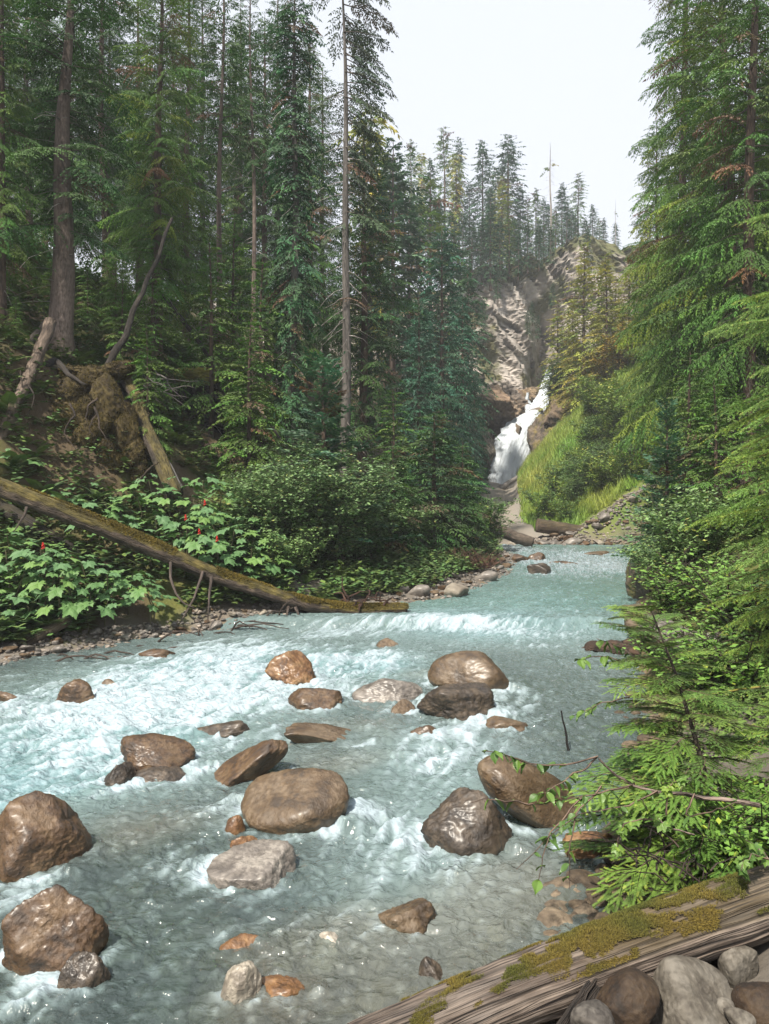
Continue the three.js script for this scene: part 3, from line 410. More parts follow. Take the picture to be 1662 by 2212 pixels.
// ---------- broadleaf shrub ----------
function shrubGeo(seed, o) {
  const r = rngOf(seed), S = new Soup(), wood = [];
  for (let i = 0; i < o.stems; i++) {
    const a = i * 2.4 + jit(r, 0.4), lean = o.R * (0.25 + 0.75 * r()), h = o.h * (0.6 + 0.45 * r()), b = V(jit(r, 0.25) * o.R * 0.5, -0.1, jit(r, 0.25) * o.R * 0.5), tip = V(Math.cos(a) * lean, h, Math.sin(a) * lean), mid = b.clone().lerp(tip, 0.5).add(V(-Math.cos(a) * lean * 0.18, h * 0.1, -Math.sin(a) * lean * 0.18));
    const pts = curvePoints([b, mid, tip], 6); wood.push(tube(pts, pts.map((_, j) => lerp(0.014, 0.003, j / 6)), 4, { caps: false, color: () => [0.07, 0.05, 0.035] }));
    const sub = []; for (let j = 0; j < o.twigs; j++) { const t = 0.22 + 0.78 * r(), p = pts[Math.min(6, Math.floor(t * 6))].clone().lerp(pts[Math.min(6, Math.floor(t * 6) + 1)], (t * 6) % 1), az = r() * 6.28, L = o.twigL * (0.5 + 0.8 * r()), q = p.clone().add(V(Math.cos(az) * L, L * (0.5 * r() - 0.05), Math.sin(az) * L)); sub.push([p, q]); wood.push(tube([p, p.clone().lerp(q, 0.5).add(V(0, 0.03, 0)), q], [0.004, 0.003, 0.0015], 3, { caps: false, color: () => [0.06, 0.045, 0.03] })); }
    for (const [p, q] of sub) for (let l = 0; l < o.leaves; l++) {
      const t = (l + 0.3 + r() * 0.5) / o.leaves, c0 = p.clone().lerp(q, t).add(V(jit(r, 0.04), jit(r, 0.04), jit(r, 0.04))), az = r() * 6.28, len = o.leaf * (0.65 + 0.6 * r()), wd = len * 0.33, f = V(Math.cos(az), jit(r, 0.5) - 0.15, Math.sin(az)).normalize(), s = V(-Math.sin(az), jit(r, 0.6), Math.cos(az)).normalize(), n = V(0, 0, 0).crossVectors(s, f);
      const k = mulC(o.color, 1 + jit(r, 0.35)); if (r() < (o.yellow ?? 0.06)) { k[0] *= 1.9; k[1] *= 1.25; }
      const e = c0.clone().addScaledVector(f, len), m = c0.clone().addScaledVector(f, len * 0.45).addScaledVector(n, -len * 0.06), A = m.clone().addScaledVector(s, wd).addScaledVector(n, len * 0.08), B = m.clone().addScaledVector(s, -wd).addScaledVector(n, len * 0.08); S.tri(c0, A, e, k); S.tri(c0, e, B, k);
    }
  }
  return { wood: join(wood), leaves: S.geo(), h: o.h, R: o.R };
}
const B = {};
B.alderA = shrubGeo(31, { stems: 13, h: 2.4, R: 1.25, twigs: 30, twigL: 0.42, leaves: 12, leaf: 0.095, color: [0.18, 0.29, 0.115] });
B.alderB = shrubGeo(32, { stems: 10, h: 1.7, R: 1.05, twigs: 28, twigL: 0.38, leaves: 12, leaf: 0.095, color: [0.19, 0.305, 0.105] });
B.willow = shrubGeo(33, { stems: 12, h: 2.2, R: 1.5, twigs: 24, twigL: 0.4, leaves: 9, leaf: 0.12, color: [0.21, 0.32, 0.055], yellow: 0.14 });
B.willowDark = shrubGeo(34, { stems: 12, h: 2.2, R: 1.4, twigs: 24, twigL: 0.4, leaves: 9, leaf: 0.12, color: [0.125, 0.23, 0.055] });
B.lowGreen = shrubGeo(35, { stems: 8, h: 0.6, R: 0.6, twigs: 14, twigL: 0.22, leaves: 8, leaf: 0.055, color: [0.14, 0.27, 0.045] });
B.golden = shrubGeo(36, { stems: 12, h: 2.2, R: 1.5, twigs: 22, twigL: 0.4, leaves: 9, leaf: 0.12, color: [0.26, 0.24, 0.04], yellow: 0.3 });
function plantShrub(kind, px, d, scale, name, label, group, o = {}) { const k = B[kind], x = o.x ?? toX(px, d), z = -d, t = thing(name, label, 'shrub', group, V(x, landHeight(x, z) - 0.05 + (o.lift ?? 0), z)); t.rotation.y = px * 0.7 + d; t.scale.set(scale * (o.w ?? 1), scale, scale * (o.w ?? 1)); mesh('stems', k.wood, M.bark, t); mesh('foliage', k.leaves, M.leaf, t); return t; }
console.log('shrubs', Object.entries(B).map(([k, v]) => k + ' ' + v.leaves.attributes.position.count / 3).join(', '));

// ================= TREES =================
const GL = 'conifers on the left hillside', GF = 'conifers along the cliff top', GR2 = 'sunlit conifers on the right slope';
plantTree('bigCedar', 120, 20, -120, 'cedar_tree', 'thick pale trunk leaning over the mossy root mound at left', GL, { keep: true, turn: 0 });
plantTree('thinTrunk', 478, 27, -130, 'hemlock_tree', 'slender straight grey trunk left of the narrow spruce', GL, { w: 1 });
plantTree('thinTrunk', 546, 31, -60, 'hemlock_tree', 'thinnest bare trunk just left of the narrow spruce', GL, { w: 0.9 });
plantTree('columnSpruce', 632, 24, -60, 'spruce_tree', 'narrow column-shaped spruce shaggy with dead twigs', GL, { turn: 0.4 });
plantTree('bareSpruce', 742, 30, -110, 'spruce_tree', 'tall pale-barked spruce with branches only high on one side', GL, { turn: 0.15 });
plantTree('hemlockB', 785, 32, 285, 'hemlock_tree', 'dark layered hemlock right of the pale-barked spruce', GL, { w: 1.35 });
plantTree('hemlockD', 345, 24, -200, 'hemlock_tree', 'broad bright-sprayed hemlock between the leaning trunk and the slender trunks', GL, { w: 0.95 });
plantTree('hemlockA', 5, 19, -260, 'hemlock_tree', 'hemlock whose boughs hang in from the left edge', GL, { w: 0.8, turn: 2 });
plantTree('hemlockB', 225, 30, -260, 'hemlock_tree', 'dark hemlock high behind the leaning trunk', GL);
const dark = 'dark conifer deep in the dense stand on the left hillside', GD = 'dark stand behind the left bank';
for (const [px, d, t, k, w] of [[60, 34, -160, 'hemlockB', 1.1], [150, 38, -120, 'hemlockA', 1], [300, 39, -60, 'hemlockB', 1.1], [405, 35, -110, 'hemlockA', 0.95], [440, 44, -40, 'hemlockB', 1], [520, 42, 0, 'hemlockA', 0.9], [575, 38, 30, 'hemlockB', 1], [600, 50, -30, 'hemlockB', 1], [670, 46, 40, 'hemlockA', 0.9], [-40, 28, -240, 'hemlockB', 1], [-120, 22, -300, 'hemlockA', 0.9], [700, 55, 140, 'hemlockB', 1], [95, 46, -60, 'hemlockA', 1.1], [240, 50, 0, 'hemlockB', 1.2], [370, 55, 30, 'hemlockA', 1.1], [510, 58, 60, 'hemlockB', 1.1], [20, 58, 0, 'hemlockA', 1.2], [150, 62, 60, 'hemlockB', 1.2], [300, 66, 100, 'hemlockA', 1.2]]) plantTree(k, px, d, t, 'hemlock_tree', px < 130 ? 'dark conifer deep in the forest left of the thick leaning trunk' : px < 480 ? dark : 'dark conifer far back around the narrow column spruce', GD, { w });
const under = 'small drooping hemlock among the logs on the left slope', GU = 'young hemlocks on the left slope';
for (const [px, d, t, w] of [[330, 21.5, 560, 1.1], [455, 23, 520, 1], [540, 21, 690, 1.2], [565, 24, 560, 1], [250, 24, 520, 1], [20, 20, 560, 1.2], [505, 26, 480, 1], [60, 24, 480, 1.2], [850, 27, 840, 1.1], [190, 23, 560, 1], [35, 18.2, 640, 1.1], [318, 18.6, 700, 0.9], [265, 20.5, 600, 1], [110, 22, 560, 1.1]]) plantTree('hemlockC', px, d, t, 'young_hemlock', px < 200 ? 'small hemlock around the foot of the thick leaning trunk' : px > 500 ? 'small hemlock near the foot of the narrow spruce' : under, GU, { w });
plantTree('firB', 700, 20, 785, 'young_fir', 'blue-green young fir in front of the narrow spruce', GL, { w: 1.2 });
plantTree('lowDark', 940, 26, 890, 'yew_tree', 'low dark spreading conifer leaning over the gravel bar', GL, { w: 1.15 });
plantTree('lowDark', 1000, 30, 960, 'yew_tree', 'dark bushy conifer at the foot of the teal cedar', GL, { w: 0.9 });
plantTree('lowDark', 850, 22.5, 960, 'yew_tree', 'low dark conifer above the alder thicket', GL, { w: 1 });
plantTree('farCedar', 955, 50, 490, 'cedar_tree', 'teal-green feathery cedar beside the cliff', GL, { w: 0.9 });
plantTree('farCedar', 1000, 56, 640, 'cedar_tree', 'teal cedar nearest the pale cliff face', GL, { w: 0.8 });
plantTree('farCedar', 905, 44, 640, 'cedar_tree', 'teal cedar close behind the dark layered hemlock', GL, { w: 0.9 });
plantTree('farCedar', 1025, 62, 800, 'cedar_tree', 'small teal cedar by the lip of the waterfall pool', GL, { w: 0.9 });
plantTree('farA', 1010, 66, 560, 'hemlock_tree', 'blue hazy conifer between teal cedar and cliff', GL, { w: 0.8 });
for (const [px, d, t, k] of [[850, 58, 300, 'farA'], [885, 66, 420, 'farA'], [930, 72, 380, 'farB'], [800, 60, 235, 'farThin'], [980, 74, 500, 'farA'], [840, 70, 330, 'farB']]) plantTree(k, px, d, t, 'hemlock_tree', 'hazy conifer on the far left slope before the cliff', 'hazy conifers on the far left slope', {});
// right bank
plantTree('hemlockD', 1478, 31, -420, 'hemlock_tree', 'tall dense hemlock forming the left edge of the right-hand forest', 'big conifers of the right bank', { w: 0.66, turn: 5 });
plantTree('hemlockA', 1625, 21, -520, 'hemlock_tree', 'hemlock in front of the great hemlock near the right edge', 'big conifers of the right bank', { w: 0.85, turn: 3 });
plantTree('hemlockD', 1570, 27, -330, 'hemlock_tree', 'great hemlock with layered boughs filling the upper right', 'big conifers of the right bank', { w: 1.12, turn: 2.2 });
plantTree('hemlockA', 1690, 24, -240, 'hemlock_tree', 'hemlock at the right edge behind the near spruce boughs', 'big conifers of the right bank', { w: 0.9 });
plantTree('hemlockA', 1500, 36, 60, 'hemlock_tree', 'hemlock half hidden left of the great hemlock', 'big conifers of the right bank', { w: 0.9, turn: 1 });
plantTree('hemlockD', 1420, 42, 250, 'hemlock_tree', 'lower hemlock reaching toward the golden trees', 'big conifers of the right bank', { w: 0.85, turn: 4 });
plantTree('fir', 1440, 16.5, 872, 'young_fir', 'perfect little blue-green fir above the right bank', 'young conifers of the right bank', { w: 1 });
plantTree('hemlockC', 1545, 15, 820, 'young_hemlock', 'young hemlock right of the little blue-green fir', 'young conifers of the right bank', { w: 1.2 });
plantTree('hemlockC', 1490, 21, 760, 'young_hemlock', 'young hemlock behind the little blue-green fir', 'young conifers of the right bank', { w: 1.2 });
plantTree('hemlockC', 1640, 13, 850, 'young_hemlock', 'young hemlock low at the right edge', 'young conifers of the right bank', { w: 1.3 });
for (const [px, d, t, w] of [[1205, 74, 648, 0.85], [1262, 68, 525, 1], [1310, 64, 545, 1.05], [1360, 62, 560, 1.1], [1300, 70, 640, 1], [1238, 72, 640, 0.9], [1345, 60, 660, 1.1], [1400, 62, 480, 1], [1450, 60, 420, 1], [1395, 58, 640, 1], [1330, 66, 600, 1]]) plantTree('farGoldLit', px, d, t, 'golden_lit_conifer', px === 1205 ? 'smallest golden-lit conifer with a sharp tip by the waterfall' : 'golden-lit conifer on the sunny right slope', GR2, { w });
for (const [px, d, t] of [[1480, 60, 300], [1540, 62, 250], [1600, 58, 200], [1660, 60, 150], [1380, 66, 560], [1440, 70, 500]]) plantTree('farA', px, d, t, 'hemlock_tree', 'dark conifer on the slope behind the great hemlock', 'conifers behind the great hemlock', {});
console.log('trees');

// ================= CLIFF AND WATERFALL =================
{
  // blocks and slabs of rock: each cell of a jittered grid is a tilted plane; gives [height, tone] from -1 to 1
  const hash = (a, b, c) => { let h = Math.imul(a * 374761393 + b * 668265263 + c * 982451653, 1274126177); h ^= h >>> 15; h = Math.imul(h, 2246822519); return ((h ^ (h >>> 13)) >>> 0) / 4294967296; };
  const slab = (x, y, s) => { const X = Math.floor(x), Y = Math.floor(y); let best = 9, ca = 0, cb = 0, px = 0, py = 0; for (let i = X - 1; i <= X + 1; i++) for (let j = Y - 1; j <= Y + 1; j++) { const u = i + hash(i, j, s), v = j + hash(i, j, s + 50), q = (x - u) ** 2 + (y - v) ** 2; if (q < best) { best = q; ca = i; cb = j; px = x - u; py = y - v; } } return [(hash(ca, cb, s + 9) * 2 - 1) * 0.55 + px * (hash(ca, cb, s + 17) * 2.4 - 1.2) + py * (hash(ca, cb, s + 23) * 2 - 0.6), hash(ca, cb, s + 31) * 2 - 1]; };
  // a steep rock sheet: u runs across (x), v up the face and then back over the top
  const cols = 360, rows = 300, pos = [], col = [], uv = [], idx = [];
  const topOf = table([[-40, 30], [-6, 29], [6, 31], [14, 34], [20, 35], [24.3, 37.6], [25.6, 38.4], [27, 37], [30, 36], [40, 36], [70, 36]]);
  for (let j = 0; j <= rows; j++) for (let i = 0; i <= cols; i++) {
    const x = lerp(-45, 75, Math.pow(i / cols, 1) ), v = j / rows, top = topOf(x) + 1.2 * fbm(x * 0.3, 2, 1, 3); let y, d;
    const f = clamp(v / 0.8), b = clamp((v - 0.8) / 0.2); y = lerp(1.5, top, f) + b * 5; d = 86 + 7 * f * f + b * 70 - 4 * smooth(6, 0, x) * 6 * (1 - f) - smooth(26, 60, x) * 10;
    const slot = Math.exp(-((x - 20.3) ** 2) / 3.2) * smooth(30, 17, y); d += slot * 9;                                             // the gully the fall comes out of
    const buttress = Math.exp(-((x - 14.2) ** 2) / 9) * smooth(22, 8, y); d -= buttress * 3.5;
    const sx = x + y * 0.55, st = ridged(sx * 0.42, y * 0.10 + 3, x * 0.06, 4), blk = ridged(x * 0.22 + 4, y * 0.2, 5, 3), fine = fbm(sx * 1.7, y * 0.7, 2, 4);
    const c1 = slab(sx * 0.17, y * 0.085, 1), c2 = slab(sx * 0.5 + 0.3 * fine, y * 0.24 + 0.1 * x, 2), c3 = slab(sx * 1.5, y * 0.8 + 0.2 * x, 3), crack = c2[1]; d += (-3.2 * c1[0] - 1.3 * c2[0] - 0.45 * c3[0] - 0.35 * fine + 0.5 * st) * (1 - b); y += 0.5 * fine * (1 - f);
    pos.push(x, y, -d); uv.push(x + y * 0.3, y);
    const n = fbm(x * 0.22, y * 0.22, 9, 4), m = fbm(sx * 1.2, y * 0.5, 3, 4), low = smooth(19, 13, y + 3 * n), green = smooth(0.02, 0.2, n + 0.1 * m + 0.5 * smooth(0.95, 1, f));
    let c = mixC([0.19, 0.17, 0.15], [0.46, 0.42, 0.38], clamp(0.45 + m * 1.1 + 0.35 * crack + 0.2 * c3[1])); c = mixC(c, mixC([0.07, 0.05, 0.035], [0.19, 0.14, 0.09], clamp(0.5 + m * 1.7)), low); c = mixC(c, mixC([0.055, 0.075, 0.022], [0.11, 0.10, 0.03], clamp(0.5 + m)), green * 0.9); c = mixC(c, [0.05, 0.06, 0.025], b > 0 ? 1 : 0); col.push(...c);
  }
  const w = cols + 1; for (let j = 0; j < rows; j++) for (let i = 0; i < cols; i++) { const a = j * w + i; idx.push(a, a + 1, a + w, a + 1, a + w + 1, a + w); }
  const g = new THREE.BufferGeometry(); g.setAttribute('position', new THREE.Float32BufferAttribute(pos, 3)); g.setAttribute('uv', new THREE.Float32BufferAttribute(uv, 2)); g.setAttribute('color', new THREE.Float32BufferAttribute(col, 3)); g.setIndex(idx); const gf = g.toNonIndexed();
  tag(structure(mesh('cliff', gf, M.cliff, scene)), 'pale fissured rock cliff behind the waterfall', 'cliff');
}
// outcrops beside the fall
function outcrop(px, py, wpx, hpx, d, o) {
  const g = fitRock(rockGeo(o.seed, 34, { planes: 9, crag: 0.09, rough: 0.12, ...o }), [wpx / FOCAL * d, hpx / FOCAL * d, o.deep], o.turn ?? [0.2, 0.4, 0.1], (x, y, z) => { const m = fbm(x * 1.5 + y, y * 1.1, z * 1.5, 4), n = fbm(x * 0.6, y * 0.6 + o.seed, z * 0.6, 3); const a = mixC(o.c[0], o.c[1], clamp(0.5 + m * 1.6)); return mixC(a, mixC([0.07, 0.075, 0.018], [0.19, 0.14, 0.03], clamp(0.5 + m)), o.moss * smooth(-0.05, 0.2, n)); });
  const m = mesh(o.name ?? 'outcrop', g, M.cliff, scene); m.position.copy(at(px, py, d)); return tag(m, o.label, 'rock', 'rocks beside the waterfall');
}
outcrop(1188, 958, 90, 140, 74, { seed: 301, deep: 6, c: [[0.04, 0.032, 0.024], [0.13, 0.10, 0.07]], moss: 0.8, turn: [0.2, 0.3, -0.5], label: 'mossy dark rock wall on the right of the waterfall' });
outcrop(1225, 905, 120, 130, 75, { seed: 302, deep: 7, c: [[0.06, 0.045, 0.03], [0.18, 0.13, 0.085]], moss: 0.9, turn: [0.2, 0.5, -0.4], label: 'yellow-mossed rock above the grassy slope' });
outcrop(1072, 880, 90, 110, 80, { seed: 303, deep: 8, c: [[0.07, 0.045, 0.03], [0.22, 0.155, 0.10]], moss: 0.2, turn: [0.2, 0.2, 0.6], label: 'brown striped rock ribs left of the waterfall' });
outcrop(1048, 975, 50, 120, 78, { seed: 304, deep: 6, c: [[0.06, 0.055, 0.045], [0.16, 0.14, 0.11]], moss: 0.3, label: 'grey rock shoulder at the left foot of the waterfall' });
outcrop(1120, 932, 20, 38, 77.2, { seed: 305, deep: 1.6, c: [[0.05, 0.04, 0.03], [0.13, 0.10, 0.07]], moss: 0, label: 'dark rock splitting the white waterfall', turn: [0, 0, -0.3] });
outcrop(1160, 890, 34, 22, 78.5, { seed: 306, deep: 2, c: [[0.05, 0.04, 0.03], [0.14, 0.11, 0.08]], moss: 0.1, label: 'dark rounded rock at the lip of the lower fall' });
outcrop(1150, 858, 50, 44, 88, { seed: 307, deep: 4, c: [[0.10, 0.07, 0.045], [0.26, 0.19, 0.12]], moss: 0.1, label: 'tan rock between the two strands of the upper fall' });
outcrop(1110, 870, 60, 60, 88, { seed: 308, deep: 4, c: [[0.09, 0.06, 0.04], [0.23, 0.16, 0.10]], moss: 0.3, label: 'broken brown rock left of the upper fall' });
// the white water
const fallMat = vc({ roughness: 0.55, bumpMap: rep(fibreTex, 0.9, 0.12), bumpScale: 0.1 });
function fall(rowsPx, label, seed, group) { // [centre px, py, width px, distance]
  const n = rowsPx.length - 1, R = 90, C = 44, pos = [], col = [], uv = [], idx = [];
  for (let j = 0; j <= R; j++) for (let i = 0; i <= C; i++) {
    const t = j / R * n, a = Math.min(n - 1, Math.floor(t)), k = t - a, q = [0, 1, 2, 3].map((m) => lerp(rowsPx[a][m], rowsPx[a + 1][m], k)), u = i / C * 2 - 1, ed = 1 + 0.16 * noise(j * 0.22, u > 0 ? 5 : 9, seed) + 0.06 * noise(j * 0.9, u > 0 ? 5 : 9, seed);
    const p = at(q[0] + u * q[2] / 2 * ed, q[1], q[3] - (1 - u * u) * 0.9), s = fbm(u * 9 + seed, j * 0.045, 2, 4), s2 = fbm(u * 30 + seed, j * 0.09, 4, 3); p.z += 0.16 * s + 0.1 * s2; p.x += 0.06 * s2; pos.push(p.x, p.y, p.z); uv.push(p.x, p.y);
    const thin = smooth(0.0, 0.4, s * 0.8 + 0.8 * s2 + 0.3 * Math.abs(u) - 0.14); col.push(...mixC([0.52, 0.575, 0.62], [0.2, 0.22, 0.235], thin * 0.75));
  }
  const w = C + 1; for (let j = 0; j < R; j++) for (let i = 0; i < C; i++) { const a = j * w + i; idx.push(a, a + w, a + 1, a + 1, a + w, a + w + 1); }
  const g = new THREE.BufferGeometry(); g.setAttribute('position', new THREE.Float32BufferAttribute(pos, 3)); g.setAttribute('uv', new THREE.Float32BufferAttribute(uv, 2)); g.setAttribute('color', new THREE.Float32BufferAttribute(col, 3)); g.setIndex(idx); g.computeVertexNormals();
  return tag(structure(mesh('waterfall', g, fallMat, scene)), label, 'waterfall', group);
}
fall([[1165, 885, 34, 78.6], [1138, 912, 84, 78], [1120, 950, 100, 77.2], [1110, 990, 92, 76.4], [1102, 1025, 90, 75.6], [1098, 1062, 92, 75]], 'broad white lower fall spreading into the pool', 3);
fall([[1192, 796, 20, 90], [1188, 825, 34, 88], [1180, 850, 34, 86], [1168, 875, 44, 83], [1155, 897, 54, 80]], 'narrow white upper fall coming out of the gully', 5);
fall([[1141, 848, 8, 87.5], [1139, 865, 12, 87], [1146, 885, 22, 84]], 'thin side strand of the upper fall', 8);
// trees on the cliff
const skyline = 'hazy conifer standing in the row on the cliff top';
for (const [px, d, t, k, w, b] of [[888, 104, 300, 'farB', 0.9, 500], [910, 112, 330, 'farThin', 1, 500], [930, 102, 340, 'farA', 0.9, 520], [960, 110, 272, 'farB', 0.9, 520], [985, 104, 330, 'farThin', 1, 540], [992, 112, 295, 'farA', 0.7, 530], [1015, 106, 390, 'farA', 1, 550], [1042, 104, 300, 'farA', 0.95, 560], [1070, 110, 360, 'farB', 1, 550], [1098, 104, 290, 'farA', 1.15, 560], [1085, 100, 380, 'farGoldLit', 1, 560], [1125, 108, 400, 'farA', 1, 560], [1158, 104, 405, 'farB', 1, 560], [1185, 108, 440, 'farA', 1.2, 560], [1215, 106, 395, 'farA', 1.1, 540], [1250, 112, 372, 'farB', 1, 540], [1235, 104, 450, 'farA', 1.2, 540], [1265, 106, 470, 'farA', 1.1, 560], [860, 108, 360, 'farA', 1, 500], [835, 104, 330, 'farB', 1, 480], [905, 100, 420, 'farA', 1, 560], [950, 98, 430, 'farA', 1.1, 590], [1045, 97, 470, 'farA', 1.1, 620], [1110, 98, 470, 'farA', 1.2, 610], [1165, 99, 480, 'farA', 1.2, 590], [1000, 96, 460, 'farA', 1.1, 600], [1060, 89.5, 440, 'farA', 1.1, 610], [1080, 89, 470, 'farA', 1.0, 600], [1140, 90, 480, 'farA', 1.0, 575], [1190, 90, 490, 'farA', 1.0, 565], [1270, 90, 490, 'farA', 1.0, 560], [1020, 89, 480, 'farA', 1.2, 620], [975, 90, 450, 'farA', 1.1, 600], [1120, 89, 500, 'farA', 1.0, 590], [1100, 90, 455, 'farB', 1.1, 585], [1165, 89.5, 500, 'farA', 1.0, 570], [1040, 90, 470, 'farA', 1.1, 600], [925, 96, 440, 'farA', 1.1, 590], [890, 98, 430, 'farA', 1.1, 580], [1295, 112, 470, 'farB', 1, 560], [1330, 116, 480, 'farA', 1, 560], [1175, 104, 425, 'farA', 0.9, 545], [1200, 102, 450, 'farB', 1, 550], [1225, 102, 430, 'farA', 0.9, 540], [1245, 100, 470, 'farA', 1, 545], [1140, 106, 420, 'farB', 0.9, 550], [1280, 104, 440, 'farA', 1, 550], [1305, 104, 470, 'farA', 1, 550], [1060, 102, 400, 'farA', 0.9, 560]]) plantTree(k, px, d, t, 'cliff_conifer', d < 94 ? 'lower conifer on the brow in front of the cliff-top row' : px < 1000 ? 'hazy conifer at the left end of the cliff-top row' : px < 1180 ? 'hazy conifer in the row left of the tall dead snag' : 'hazy conifer on the cliff top right of the tall dead snag', GF, { w, y: toY(b, d) - 0.6 });
plantTree('snag', 1190, 103, 308, 'dead_snag', 'tall bare dead snag on the cliff top', GF, { y: toY(540, 103) }); plantTree('snag', 1330, 100, 430, 'dead_snag', 'thin dead snag at the right end of the cliff top', GF, { y: toY(560, 100), w: 0.6 });
plantTree('snag', 1105, 99, 520, 'dead_snag', 'leaning pale dead trunk on the brow of the cliff', GF, { y: toY(580, 99), w: 1.2 }).rotation.z = 0.35;
for (const [px, py, d, t, w] of [[1076, 640, 88, 575, 1.0], [1150, 690, 87, 650, 1.2], [1140, 715, 86, 670, 1.2], [1162, 725, 86, 680, 1.1], [1195, 655, 88, 610, 1.2], [1045, 740, 80, 640, 0.9]]) plantTree('farA', px, d, t, 'ledge_conifer', 'small conifer clinging to a ledge of the cliff', 'conifers on cliff ledges', { w: w * 0.9, y: toY(py, d) - 0.5 });
console.log('cliff');

// ================= LOGS =================
const onLand = (px, d, lift) => { const x = toX(px, d); return V(x, landHeight(x, -d) + lift, -d); };
function logThing(name, label, pts, r0, r1, o = {}) {
  const n = o.n ?? 26, p = curvePoints(pts, n, o.wob ?? 0.05, o.seed ?? 1), rad = p.map((_, i) => lerp(r0, r1, i / n) * (1 + 0.1 * noise(i * 0.6, o.seed ?? 1, 2))), base = o.base ?? BARK.brown, mossy = o.moss ?? 0, s = o.seed ?? 1, t = thing(name, label, 'log', o.group, p[0]);
  const q = p.map((v) => v.clone().sub(p[0]));
  mesh('trunk', tube(q, rad, o.sides ?? 18, { shape: (al, a) => 1 + (o.ridge ?? 0.06) * ridged(Math.cos(a) * 1.8, al * 0.5, Math.sin(a) * 1.8 + s, 3), capColor: o.cap ?? [0.3, 0.21, 0.13], color: (al, a, up, x, y, z) => { const m = fbm(x * 6 + s, y * 6, z * 6, 3), n2 = fbm(al * 0.7, up * 1.2 + s, 3, 3); let c = mixC(base[0], base[1], clamp(0.5 + m * 1.5)); const k = mossy * smooth(-0.06, 0.12, up + n2 * 1.6 + m * 0.9 - (o.mossAt ?? 0.3)); return mixC(c, mixC([0.055, 0.047, 0.010], [0.135, 0.108, 0.022], clamp(0.5 + m * 1.6)), k); } }), o.mat ?? M.wood, t);
  for (const b of o.stubs ?? []) { const e = b.map((v) => v.clone().sub(p[0])), pts2 = curvePoints(e, 8, 0.02, s + e[1].x); mesh('branch_stub', tube(pts2, pts2.map((_, i) => lerp(o.stubR ?? 0.03, 0.008, i / 8)), 6, { color: barkColor(BARK.cedar, s) }), M.wood, t); }
  return t;
}
// tufts of moss on the upper side of a log, as one soft mass
const tuft = (() => { const S = new Soup(), r = rngOf(5); for (let i = 0; i < 7; i++) { const a = r() * 6.28, l = 0.5 + 0.5 * r(), t = 0.25 + 0.75 * r(), k = 0.6 + 0.8 * r(); S.tri(V(-0.14, 0, 0).applyAxisAngle(V(0, 1, 0), a), V(0.14, 0, 0).applyAxisAngle(V(0, 1, 0), a), V(Math.cos(a) * l, t, Math.sin(a) * l), [k, k, k * 0.9]); } return S.geo(); })();
M.tuft = new THREE.MeshStandardMaterial({ vertexColors: true, roughness: 1, side: THREE.DoubleSide });
function mossOn(parent, spots, size, seed, ca = [0.13, 0.12, 0.018], cb = [0.27, 0.175, 0.03]) { // spots: [position, normal]
  const r = rngOf(seed), im = new THREE.InstancedMesh(tuft, M.tuft, spots.length), q = new THREE.Quaternion(), m = new THREE.Matrix4(), c = new THREE.Color(), q2 = new THREE.Quaternion();
  spots.forEach(([p, n], i) => { q.setFromUnitVectors(V(0, 1, 0), n); q2.setFromAxisAngle(V(0, 1, 0), r() * 6.28); q.multiply(q2); const s = size * (0.6 + 0.8 * r()); m.compose(p, q, V(s, s, s)); im.setMatrixAt(i, m); const k = fbm(p.x * 3, p.y * 3, p.z * 3 + seed, 3), v = mixC(ca, cb, clamp(0.5 + k * 1.6)); im.setColorAt(i, c.setRGB(...mulC(v, 0.75 + 0.5 * r()))); });
  im.name = 'moss'; stuff(im); shade(im); parent.add(im); return im;
}
// the long mossy log that runs down into the weir
{
  const P0 = at(-60, 1032, 14.0), P1 = at(250, 1150, 14.5), P2 = at(520, 1262, 15.1), P3 = at(700, 1312, 15.4), P4 = at(880, 1330, 15.6);
  P4.y = 0.5; const t = logThing('mossy_log', 'long mossy fallen trunk sloping from the left edge down to the weir', [P0, P1, P2, P3, P4], 0.165, 0.10, { n: 110, sides: 34, moss: 0.85, mossAt: 0.1, seed: 4, base: [[0.035, 0.026, 0.019], [0.12, 0.09, 0.066]], wob: 0.05, ridge: 0.22, mat: M.bark, stubR: 0.035,
    stubs: [[at(370, 1205, 14.7), at(372, 1260, 14.5), at(395, 1300, 14.4), at(420, 1312, 14.3)], [at(440, 1235, 14.8), at(420, 1290, 14.5), at(375, 1370, 14.2)], [at(458, 1245, 14.7), at(452, 1300, 14.5), at(450, 1345, 14.4)], [at(60, 1095, 13.9), at(45, 1125, 13.8), at(30, 1150, 13.7)], [at(625, 1310, 15.2), at(615, 1345, 14.9)], [at(640, 1312, 15.2), at(650, 1345, 15)]] });
  const r = rngOf(9), spots = [], c = new THREE.CatmullRomCurve3([P0, P1, P2, P3, P4]); for (let i = 0; i < 12000; i++) { const u = r(), p = c.getPoint(u), tg = c.getTangent(u), a = jit(r, 1.35); if (fbm(u * 9, a * 0.8, 2, 2) < -0.12 || (u > 0.36 && u < 0.44 && a < 0.2)) continue; const sd = V(0, 0, 0).crossVectors(V(0, 1, 0), tg).normalize(), up = V(0, 0, 0).crossVectors(tg, sd).normalize(), n = up.multiplyScalar(Math.cos(a)).addScaledVector(sd, Math.sin(a)); spots.push([p.addScaledVector(n, lerp(0.165, 0.10, u) * 1.02).sub(P0), n]); } mossOn(t, spots, 0.05, 3, [0.075, 0.06, 0.011], [0.16, 0.12, 0.022]);
}
logThing('fallen_log', 'dark rotting log behind the left end of the mossy trunk', [at(-60, 1060, 15.5), at(60, 1130, 15.6), at(200, 1205, 15.7)], 0.17, 0.12, { moss: 0.4, seed: 6, base: BARK.dark });
